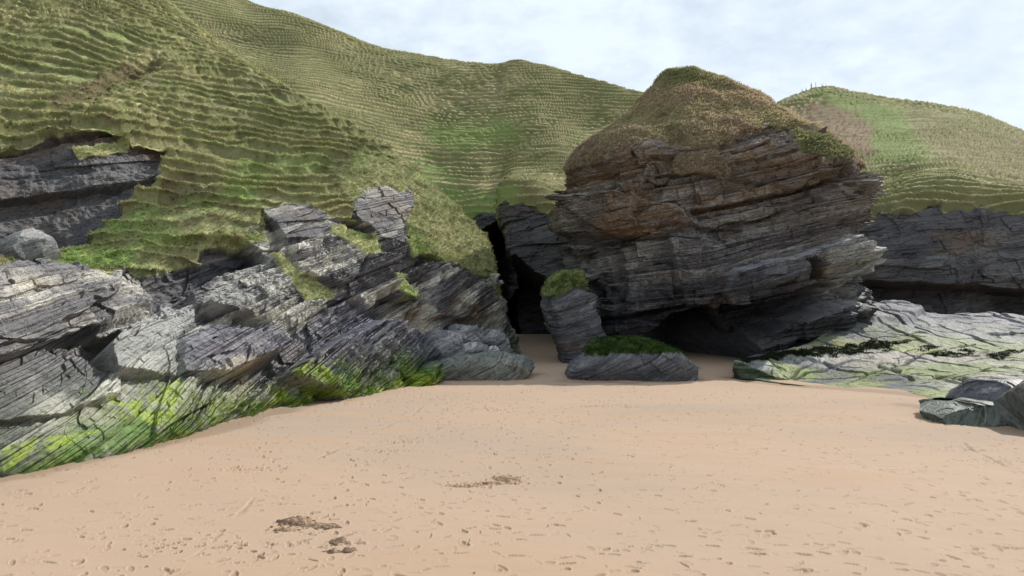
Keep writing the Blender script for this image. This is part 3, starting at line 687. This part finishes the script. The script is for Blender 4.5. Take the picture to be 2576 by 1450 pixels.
    Cr = lerp3(Cr, OCHRE * .9, och * .55 * ss(-.6, .3, nf + n * .5))
    Cr = lerp3(Cr, PALE, inpoly(px + q, py + q, [(2050, 640), (2130, 600), (2210, 650), (2160, 690), (2130, 780), (2080, 720)], 10) * .65)
    Cr = lerp3(Cr, [.15, .155, .19], inpoly(px + q, py + q, [(1830, 680), (2010, 640), (2050, 710), (1850, 775)], 8) * .6)
    Cr = lerp3(Cr, DARK * .6, ss(6.0, 3.4, K + n * .4) * .85)        # deep shade at the stack foot, painted into the rock colour
    Ct = turf_colour(P2, 430, None, .9); Ct = lerp3(Ct, np.array([.38, .295, .205]), .35 + .5 * ss(-.5, .6, n)); Ct = lerp3(Ct, GREEN, ss(240, 190, py + 10 * n) * .6)
    Ct = lerp3(Ct, np.array([.26, .20, .16]), ss(300, 400, py + 2 * q) * .6); Ct = lerp3(Ct, GREEN * .8, inpoly(px + q, py + q, [(1990, 330), (2060, 350), (2130, 400), (2080, 410), (2010, 385)], 10) * .7)
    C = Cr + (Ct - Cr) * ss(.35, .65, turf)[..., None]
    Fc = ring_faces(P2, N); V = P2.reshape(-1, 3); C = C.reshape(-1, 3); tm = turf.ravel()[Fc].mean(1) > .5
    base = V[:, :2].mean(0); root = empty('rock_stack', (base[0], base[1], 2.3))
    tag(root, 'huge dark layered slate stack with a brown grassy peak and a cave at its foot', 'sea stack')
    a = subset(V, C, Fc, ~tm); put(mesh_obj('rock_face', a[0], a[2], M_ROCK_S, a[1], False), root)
    a = subset(V, C, Fc, tm); cap = put(mesh_obj('turf_cap', a[0], a[2], M_TURF, a[1], True), root)
    E = np.concatenate([P2[-1:], P2, P2[:1]], 0); A = np.linalg.norm(np.cross(np.gradient(E, axis=0)[1:-1], np.gradient(P2, axis=1)), axis=-1)
    w = (A * (turf > .6) * (.25 + .75 * front)).ravel()
    g = blades('dry_grass', V, C * 1.15, w, 42000, .24, M_BLADE, 9, width=.016); put(g, root)
build_stack()

def rock(name, lv, dc, seed, label, cat, nb=NB_L, expo=5.0, mat=None, cap=None, capcol=None, pale=.3, ochre=.05, dark=.2, amp=.35, algae=0, tilt=0, group=None, tint=None, layers=None, sub=.0, facets=10):
    P, pu, pv = rings(lv, dc, expo, .75); K = np.broadcast_to(pv, P.shape[:2]); N = ring_normals(P); px, py = project(P)
    size = max(P[..., 0].max() - P[..., 0].min(), .5)
    cxx = P[..., 0].mean(); top = ss(0, 1, K)
    layers = layers or ((.9, .5, 5), (.38, .28, 2.6), (.16, .16, 1.3), (.07, .08, .7))
    D, s, sh = strata(P, nb, seed, layers)
    n = fbm(P, size * .28, 3, seed); nf = fbm(P, .3, 3, seed + 2)
    rf = np.random.default_rng(seed); lo_, hi_ = P.reshape(-1, 3).min(0), P.reshape(-1, 3).max(0); c_ = (lo_ + hi_) / 2; h_ = (hi_ - lo_) / 2
    Q = (P - c_) / h_
    for a_ in range(facets):                                 # flat broken faces
        az = rf.uniform(0, 6.283); el = rf.uniform(-.25, 1.1); v_ = np.array([math.cos(az) * math.cos(el), math.sin(az) * math.cos(el), math.sin(el)])
        sup = np.quantile(Q.reshape(-1, 3) @ v_, .985); Q = Q - np.maximum(Q @ v_ - sup * rf.uniform(.80, .95), 0)[..., None] * v_
    P = Q * h_ * 1.03 + c_; N = ring_normals(P)
    Nh = N * [1, 1, .7]
    sm = ss(len(lv) - 1.02, len(lv) - 1.9, K)
    P2 = P + Nh * ((D * amp + .02 * size * n + .02 * nf))[..., None] * np.clip(sm + .25, 0, 1)[..., None]
    P2[..., 2] += (P[..., 0] - cxx) * tilt * top
    C = rock_colour(P2, sh, s, seed + 5, pale, ochre, dark)
    if tint is not None: C = lerp3(C, np.array(tint), np.full(px.shape, .55))
    hgt = P2[..., 2] - sand_z(P2[..., 0], P2[..., 1])
    if algae: C = lerp3(C, ALG_G, np.clip(ss(.9, .1, hgt / algae + .5 * n) * ss(-.6, .2, nf), 0, 1) * .8)
    turf = np.zeros(px.shape)
    if cap is not None:
        turf = ss(cap - .1, cap + .1, K + .7 * n + .3 * nf)
        Cc = lerp3(np.broadcast_to(capcol, P.shape).copy(), np.array(capcol) * .45, ss(-.4, .6, nf))
        P2[..., 2] += turf * (.06 * nf + .05 * n); P2 += N * (turf * .05)[..., None]
        C = C + (Cc - C) * ss(.35, .65, turf)[..., None]
    Fc = ring_faces(P2, N); V = P2.reshape(-1, 3); C = C.reshape(-1, 3)
    # close the top
    top_i = np.arange(P2.shape[0]) * P2.shape[1] + P2.shape[1] - 1
    cen = P2[:, -1].mean(0); V = np.vstack([V, cen]); C = np.vstack([C, C[top_i].mean(0)]); ci = len(V) - 1
    nx = np.roll(top_i, -1); tf = np.stack([top_i, nx, np.full_like(nx, ci), np.full_like(nx, ci)], 1)
    mat = mat or M_ROCK_L
    if cap is None:
        V3 = V; F3 = Fc
        o = mesh_obj(name, V, Fc, mat, C, False); cap_add(o, top_i, ci)
        return tag(o, label, cat, group)
    tm = turf.ravel()[Fc].mean(1) > .5
    root = empty(name, (cxx, dc, float(P2[..., 2].min()) + .5)); tag(root, label, cat, group)
    a = subset(V, C, Fc, ~tm); put(mesh_obj('rock_body', a[0], a[2], mat, a[1], False), root)
    Ft = np.concatenate([Fc[tm], tf[:, [0, 1, 2, 3]]]) 
    a = subset(V, C, Fc, tm); put(mesh_obj('grass_top' if capcol is not MOSS else 'seaweed_top', a[0], a[2], M_TURF, a[1], True), root)
    r = (V, C, turf.ravel(), root, P2)
    return r
def cap_add(o, ring, ci): pass
MOSS = [.045, .078, .018]
# boulder in front of the cave
v = rock('boulder', [(985, 1440, 1720, 1.6), (958, 1425, 1728, 2.0), (925, 1432, 1740, 2.2), (905, 1452, 1735, 2.1), (893, 1466, 1722, 1.9), (882, 1474, 1700, 1.7, .2), (870, 1478, 1668, 1.5, .3), (858, 1486, 1630, 1.1, .4), (851, 1502, 1590, .5, .5)],
     42.0, 501, 'large dark slate boulder with green weed on top, in front of the cave', 'boulder', cap=4.2, capcol=MOSS, pale=.1, dark=.3, amp=.4, facets=2, tint=[.05, .052, .065])
tuftv = v
wv = (v[2] > .6) * (v[0][:-1, 1] < 44.4)
o = blades('weed_tufts', v[0][:-1], v[1][:-1] * 1.3, wv.astype(float) + 1e-9, 2600, .13, M_BLADE, 12, width=.012); put(o, v[3])
# long low slab left of it
rock('boulder', [(985, 1110, 1300, 1.5), (950, 1098, 1318, 1.9), (925, 1088, 1336, 2.0), (910, 1105, 1334, 1.9), (899, 1150, 1326, 1.7), (890, 1195, 1322, 1.4, .2), (883, 1240, 1316, 1.0, .4), (880, 1265, 1310, .4, .5)],
     41.8, 511, 'long low greenish slab boulder lying on the sand at the foot of the left cliff', 'boulder', pale=.25, dark=.1, amp=.3, tint=[.13, .15, .11])
G1 = 'boulders piled at the foot of the left cliff'
for (lv, dc, seed, lab) in (
    ([(930, 1060, 1170, 1.3), (890, 1055, 1172, 1.6), (860, 1062, 1172, 1.5), (842, 1075, 1168, 1.3), (832, 1090, 1150, .7)], 43.2, 521, 'big round-shouldered grey boulder above the left end of the long slab'),
    ([(880, 1140, 1210, 1.2), (850, 1130, 1215, 1.5), (830, 1135, 1212, 1.3), (815, 1150, 1200, .8)], 45.4, 531, 'flat-topped grey boulder highest in the pile by the left cliff'),
    ([(880, 1205, 1262, 1.1), (850, 1205, 1265, 1.4), (835, 1210, 1260, 1.2), (826, 1220, 1250, .7)], 47, 541, 'small dark block at the right end of the pile top'),
    ([(905, 1165, 1225, 1.0), (880, 1162, 1228, 1.2), (868, 1168, 1226, 1.0), (862, 1180, 1215, .6)], 44.0, 551, 'low olive boulder squeezed between the slab and the round boulder'),
    ([(905, 1205, 1255, .8), (885, 1203, 1258, 1.0), (876, 1208, 1254, .9), (870, 1215, 1245, .5)], 45, 561, 'small square stone behind the middle of the long slab'),
    ([(910, 1238, 1285, .9), (880, 1232, 1284, 1.1), (855, 1236, 1278, 1.0), (838, 1245, 1268, .5)], 46.3, 571, 'upright ribbed yellowish stone behind the right end of the long slab')):
    rock('boulder', lv, dc, seed, lab, 'boulder', amp=.3, group=G1, pale=.3, dark=.1)
# small leaning pillar with a grass tuft, left of the stack
v = rock('rock_pillar', [(930, 1418, 1545, 1.6), (890, 1410, 1540, 1.9), (860, 1398, 1530, 2.1), (820, 1378, 1505, 2.3), (780, 1366, 1500, 2.4), (752, 1364, 1500, 2.4), (738, 1362, 1470, 2.2), (715, 1368, 1460, 1.9), (698, 1390, 1456, 1.4), (688, 1410, 1448, .6)],
     50.5, 581, 'leaning rock pillar with a round grass top against the left of the stack', 'rock pillar', nb=NB_S, mat=M_ROCK_S, cap=6.1, capcol=list(GREEN * 1.2), pale=.2, dark=.3, amp=.3, facets=4, tint=[.05, .052, .06])
wv = (v[2] > .6).astype(float) + 1e-9
put(blades('grass_tufts', v[0][:-1], v[1][:-1] * 1.5, wv, 2600, .22, M_BLADE, 14, width=.014), v[3])

# ------------------------------------------------------------------ right ledge
def build_ledge():
    def r(a, rest): 
        k1 = np.array(a, float); pts = [k1 + [0, .3, -1.2], k1] + [P3(*p) for p in rest]; e = pts[-1]
        return pts + [e + np.array([0, 1.0, -1.5]), e + np.array([0, 3, -7])]
    R = [r(S(1843, 950), [(1845, 930, 41.2), (1849, 905, 41.6), (1853, 903, 43), (1858, 902, 46), (1862, 901, 49)]),
         r(S(1860, 955), [(1861, 935, 40.9), (1864, 908, 41.2), (1880, 900, 43.5), (1900, 890, 47), (1930, 880, 52)]),
         r(S(1905, 958), [(1905, 948, 40.6), (1908, 928, 40.8), (1940, 898, 42.5), (1980, 878, 45), (2020, 860, 49)]),
         r(S(1985, 966), [(1985, 963, 40.1), (1986, 956, 40.2), (2010, 912, 42.5), (2060, 850, 46.5), (2110, 800, 52)]),
         r(S(2100, 972), [(2104, 969, 39.4), (2106, 964, 39.6), (2120, 905, 43.5), (2150, 832, 47.5), (2175, 757, 55)]),
         r(S(2200, 975), [(2201, 972, 38.5), (2203, 967, 38.8), (2215, 900, 43.5), (2235, 830, 48), (2250, 752, 58)]),
         r(S(2290, 983), [(2291, 980, 37.2), (2293, 975, 37.5), (2300, 900, 43.5), (2310, 830, 48.5), (2300, 756, 58.5)]),
         r(S(2380, 1000), [(2380, 996, 35.2), (2382, 990, 35.5), (2385, 905, 43), (2370, 835, 49), (2345, 772, 58.5)]),
         r(S(2480, 1015), [(2480, 1008, 33), (2482, 1000, 33.4), (2485, 905, 42.5), (2480, 840, 50), (2450, 770, 59)]),
         r(S(2640, 1030), [(2640, 1023, 31), (2642, 1015, 31.5), (2640, 910, 43), (2630, 840, 51), (2600, 779, 59)]),
         r(S(2950, 1060), [(2950, 1050, 28.5), (2950, 1040, 29), (2940, 920, 41), (2930, 850, 51), (2900, 785, 58)])]
    for q, (x, y) in {4: (2100, 972), 5: (2200, 975), 6: (2290, 985), 7: (2380, 1002), 8: (2480, 1018), 9: (2640, 1035), 10: (2950, 1065)}.items():
        R[q][0] = S(x, y, -1.0); R[q][1] = S(x, y, -.12); R[q][2] = S(x, y - 2, -.03); R[q][3] = S(x, y - 7, .05)
    P, pu, pv = loft(R, .75, kd=2.2); U, K = np.meshgrid(pu, pv, indexing='ij'); N = gnormal(P)
    if N[..., 2].mean() < 0: N = -N
    px, py = project(P); n = fbm(P, 3, 4, 601, st=(.6, 1, 1)); nf = fbm(P, .6, 3, 603); q = 8 * n + 4 * nf
    # bedding steps: the top is a stack of thin sheets broken back along joints
    u = fbm(P, 9, 3, 607, st=(.5, 1, 1)) * 2.2 + .06 * P[..., 0] - .05 * P[..., 1]
    i = np.floor(u * 1.6); stepz = .16 * (np.floor(u * 1.6) + ss(.9, 1, u * 1.6 - i)) 
    u2 = fbm(P, 2.4, 3, 609, st=(.5, 1, 1)) * 2; stepz += .06 * np.floor(u2)
    topm = ss(2.9, 3.1, K) * ss(7.2, 6.4, K)
    D, s, sh = strata(P, (-.1, -.2, 1), 620, ((.5, .2, 5), (.2, .12, 2.5), (.09, .06, 1)))
    sh4 = [sh[0], sh[0], sh[1], sh[2]]
    crack = np.zeros(px.shape)
    for a, b, w in (((1975, 958), (2060, 905), 3), ((2130, 965), (2330, 880), 2.5), ((2350, 940), (2420, 953), 5), ((2210, 915), (2260, 930), 4), ((2420, 950), (2520, 970), 4), ((2330, 880), (2450, 845), 2), ((2100, 870), (2250, 850), 2)):
        e = np.array(b, float) - a; t = np.clip(((px - a[0]) * e[0] + (py - a[1]) * e[1]) / (e @ e), 0, 1)
        crack = np.maximum(crack, np.exp(-(np.hypot(px + q * .3 - a[0] - t * e[0], py + q * .3 - a[1] - t * e[1]) / w) ** 2))
    for (ax, ay, sp_, sd) in ((.9, .43, 3.1, 1), (-.35, .94, 4.2, 2), (.55, .83, 1.5, 3)):       # joint sets across the shelf
        u = (P[..., 0] * ax + P[..., 1] * ay) / sp_ + .35 * fbm(P, 4, 3, 650 + sd); fr = np.abs(u - np.round(u)) * sp_
        wd = .05 + .004 * P[..., 1]; crack = np.maximum(crack, ss(wd, wd * .35, fr) * ss(.0, .4, fbm(P, 5, 2, 655 + sd)) * (.7 if sd < 3 else 0))
    P2 = P.copy()
    topm = topm * np.clip(ss(2.95, 3.5, K) + ss(2050, 1950, px), 0, 1)
    P2[..., 2] += topm * (stepz * .9 + .05 * nf + .10 * n - .35 * crack)
    knob = inpoly(px, py + q * .4, [(2150, 775), (2170, 755), (2270, 750), (2320, 768), (2300, 790), (2200, 795)], 8); P2[..., 2] += .45 * knob
    P2 += N * [1, 1, 0] * ((1 - topm) * D * ss(.3, 1, K) * ss(2100, 1980, px))[..., None]
    C = rock_colour(P2, sh4, s, 630, .35, .0, .1)
    C = lerp3(C, [.19, .19, .22], ss(850, 790, py + q) * .7)
    C *= .72
    C = lerp3(C, [.37, .325, .27], inpoly(px + q, py + q, [(2080, 870), (2300, 850), (2700, 870), (2700, 990), (2400, 960), (2250, 930), (2100, 905)], 25) * .6)
    ga = ss(-.25, .5, fbm(P, 2.6, 4, 641, st=(.45, 1, 1)) + .25 * nf) * ss(790, 860, py + 2 * q)
    C = lerp3(C, [.15, .20, .05], ga * .7)
    yl = ss(.1, .6, fbm(P, 1.9, 4, 643, st=(.4, 1, 1))) * (ss(835, 870, py + q) * ss(1900, 1960, px)) 
    C = lerp3(C, [.25, .30, .06], yl * .6)
    C = lerp3(C, [.24, .24, .05], inpoly(px + q, py + q, [(1980, 885), (2100, 850), (2250, 845), (2200, 860), (2080, 880)], 10) * .6)
    dkw = np.maximum.reduce([inpoly(px + 2 * q, py + q * .7, p, 3) for p in (
        [(1990, 885), (2080, 862), (2190, 848), (2300, 843), (2240, 862), (2240, 878), (2140, 890), (2080, 895), (2020, 895)],
        [(2300, 870), (2360, 850), (2370, 858), (2330, 880)], [(2330, 880), (2440, 868), (2460, 878), (2360, 892)], [(2490, 885), (2576, 860), (2640, 850), (2640, 870), (2500, 893)],
        [(1870, 905), (1960, 880), (2000, 885), (1960, 900)])]) * ss(-.5, -.1, nf)
    C = lerp3(C, [.012, .017, .010], dkw * .9)
    C = lerp3(C, ALG_D * 1.2, ss(3.0, 2.7, K) * .7 * ss(2100, 1980, px)); C = lerp3(C, np.array([.03, .035, .03]), crack * .8)
    nu, nv = K.shape; Fc = grid_faces(nu, nv); V = P2.reshape(-1, 3)
    fn = np.cross(V[Fc[:, 1]] - V[Fc[:, 0]], V[Fc[:, 2]] - V[Fc[:, 0]])
    if fn[:, 2].mean() < 0: Fc = Fc[:, ::-1]
    tag(mesh_obj('rock_ledge', V, Fc, M_LEDGE, C.reshape(-1, 3), False), 'broad flat pale rock shelf patched with green algae, sloping down to the sand at right', 'rock ledge')
    w = (dkw > .5).ravel().astype(float) + 1e-9
    tag(blades('seaweed', V, np.broadcast_to([.02, .028, .012], V.shape), w, 9000, .16, M_BLADE, 15, lean=(0, -.4, -.5), width=.03),
        'black stringy seaweed strewn over the pale rock shelf at right', 'seaweed', kind='stuff')
build_ledge()
rock('boulder', [(1090, 2330, 2600, 1.2, -.6), (1040, 2320, 2640, 1.5, -.4), (1022, 2305, 2640, 1.6, -.2), (1010, 2300, 2560, 1.4), (1004, 2310, 2480, 1.1, .2), (1000, 2330, 2420, .5, .3)],
     27.5, 701, 'low flat green weedy rock pointing left at the right edge of the sand', 'boulder', nb=(-.9, -.35, .6), layers=((.9, .2, 5), (.38, .07, 2.6), (.12, .02, 1.3), (.05, .01, .7)), facets=14, amp=.5, pale=.1, dark=.3, tint=[.04, .065, .02], mat=M_WEED)
rock('boulder', [(1060, 2420, 2640, 1.5), (1020, 2410, 2640, 1.8), (990, 2418, 2640, 1.8), (970, 2432, 2630, 1.6), (960, 2450, 2610, 1.2), (955, 2480, 2590, .6)],
     28.2, 711, 'wet black rounded rock behind the low green rock at the right edge', 'boulder', nb=(-.9, -.35, .6), layers=((.9, .2, 5), (.38, .07, 2.6), (.12, .02, 1.3), (.05, .01, .7)), facets=14, amp=.4, pale=.15, dark=.25, tint=[.05, .05, .06], mat=M_WEED)
rock('boulder', [(1120, 2550, 2800, 1.5), (1040, 2540, 2800, 1.8), (980, 2542, 2800, 1.8), (955, 2560, 2780, 1.5), (945, 2600, 2740, .8)],
     25.5, 721, 'dark weed-hung boulder cut off by the right edge of the photo', 'boulder', nb=(-.9, -.35, .6), layers=((.9, .2, 5), (.38, .07, 2.6), (.12, .02, 1.3), (.05, .01, .7)), facets=14, amp=.4, pale=.05, dark=.35, tint=[.045, .055, .035], mat=M_WEED)
rock('boulder', [(660, -10, 110, 1.0), (630, 0, 128, 1.2), (610, 20, 132, 1.1), (590, 50, 120, .8), (577, 80, 105, .3)],
     30.5, 731, 'pale triangular fallen slab at the foot of the dark upper cliff, far left', 'boulder', amp=.12, pale=.5, dark=.0, tint=[.22, .22, .22], layers=((.9, .2, 5), (.38, .1, 2.6), (.16, .05, 1.3), (.07, .03, .7)))

# ------------------------------------------------------------------ dug sand
def clods(name, spots, seed, label, shade=1.0):
    """a lumpy mound of dug damp sand: one closed-down patch whose rim dips under the beach"""
    ps = [S(a[0], a[1]) for a in spots]
    x0 = min(p[0] - 3.2 * a[2] for p, a in zip(ps, spots)); x1 = max(p[0] + 3.2 * a[2] for p, a in zip(ps, spots))
    y0 = min(p[1] - 3.2 * a[3] for p, a in zip(ps, spots)); y1 = max(p[1] + 3.2 * a[3] for p, a in zip(ps, spots))
    g = .011; X, Y = np.meshgrid(np.arange(x0, x1, g), np.arange(y0, y1, g), indexing='ij'); P = np.stack([X, Y, X * 0], -1)
    X2 = X + .05 * fbm(P, .12, 2, seed); Y2 = Y + .05 * fbm(P, .12, 2, seed + 1); H = np.zeros_like(X) - .07
    r = np.random.default_rng(seed)
    for p, (px, py, sx, sy, num, size) in zip(ps, spots):
        env = np.exp(-((X2 - p[0]) / sx) ** 2 / 2 - ((Y2 - p[1]) / sy) ** 2 / 2)
        H = np.maximum(H, -.07 + env * (.07 + size * .9))
        for j in range(num * 3):
            cx, cy = p[0] + r.normal(0, sx), p[1] + r.normal(0, sy); e = math.exp(-((cx - p[0]) / sx) ** 2 / 2 - ((cy - p[1]) / sy) ** 2 / 2)
            a = size * r.uniform(.4, 1.3) * (.5 + .7 * e); q = 1 - ((X2 - cx) ** 2 + ((Y2 - cy) * 1.2) ** 2) / (a * a)
            H = np.maximum(H, np.where(q > 0, e * size * .6 + a * .75 * np.sqrt(np.maximum(q, 0)) - .03, -.07))
    edge = np.minimum(np.minimum(X - x0, x1 - X), np.minimum(Y - y0, y1 - Y))
    P[..., 2] = sand_z(X, Y) + np.minimum(H + .012 * fbm(P, .04, 2, seed + 2), edge * 2 - .02)
    C = lerp3(shade * np.broadcast_to([.27, .185, .12], P.shape), shade * np.array([.14, .09, .06]), ss(-.4, .5, fbm(P, .12, 3, seed + 4)))
    Fc = grid_faces(*X.shape); keep = (H.ravel()[Fc].max(1) > -.065)
    a = subset(P.reshape(-1, 3), C.reshape(-1, 3), Fc, keep)
    V, Fc = a[0], a[2]; fn = np.cross(V[Fc[:, 1]] - V[Fc[:, 0]], V[Fc[:, 2]] - V[Fc[:, 0]])
    if fn[:, 2].mean() < 0: Fc = Fc[:, ::-1]
    return tag(mesh_obj(name, V, Fc, M_SAND, a[1], True), label, 'sand pile', 'dug sand heaps')
clods('sand_heap', [(745, 1310, .14, .11, 90, .06), (800, 1320, .24, .12, 110, .018), (725, 1330, .16, .08, 50, .022)], 801, 'biggest heap of dark damp clods, left end of the dug patch', 1.15)
clods('sand_heap', [(828, 1325, .1, .07, 60, .045), (850, 1325, .16, .08, 60, .02)], 802, 'small heap of damp clods touching the right of the biggest heap')
clods('sand_heap', [(855, 1362, .09, .12, 70, .045), (838, 1386, .08, .04, 22, .035), (873, 1385, .07, .05, 26, .045)], 803, 'loose clods of sand nearer the camera, below the dug patch')
clods('sand_heap', [(1272, 1200, .16, .2, 50, .02), (1240, 1212, .3, .05, 50, .012), (1165, 1217, .2, .07, 40, .014)], 804, 'curved scrape of small sand clods in the middle of the beach', 1.5)

# ------------------------------------------------------------------ posts on the far crest
RV = right_hill.reshape(-1, 3); RX, RY = project(RV)
def post(px, py, h, d, label, w=.12, lean=0):
    m = (np.abs(RX - px) < 3) & (RV[:, 1] > 150); b = RV[m][np.argmin(RY[m])]; V, Fs = [], []
    z = [-1.2, 0, h * .5, h * .93, h]; rad = [w, w, w * .95, w * .9, w * .35]
    for zz, rd in zip(z, rad):
        for a in range(6): V.append((b[0] + lean * zz + rd * math.cos(a * math.pi / 3), b[1] + rd * math.sin(a * math.pi / 3), b[2] + zz))
    for k in range(4):
        for a in range(6): Fs.append((k * 6 + a, k * 6 + (a + 1) % 6, k * 6 + 6 + (a + 1) % 6, k * 6 + 6 + a))
    c = len(V); V.append((b[0] + lean * h, b[1], b[2] + h))
    o = mesh_obj('fence_post', np.array(V), Fs, M_BLADE, np.broadcast_to([.07, .06, .05], (len(V), 3)))
    return tag(o, label, 'post', 'posts on the far right hilltop')
post(2017, 236, .6, 197, 'leftmost short thin post on the far right hilltop', .07)
post(2027, 232, .6, 197, 'short thin post just left of the thick post on the hilltop', .07)
post(2038, 228, 1.25, 196, 'thick dark post, stoutest of those on the far hilltop', .13)
post(2053, 226, 1.2, 196, 'tall thin post just right of the thick post on the hilltop', .06)
post(2066, 226, .6, 196, 'rightmost short thin post on the far right hilltop', .06)
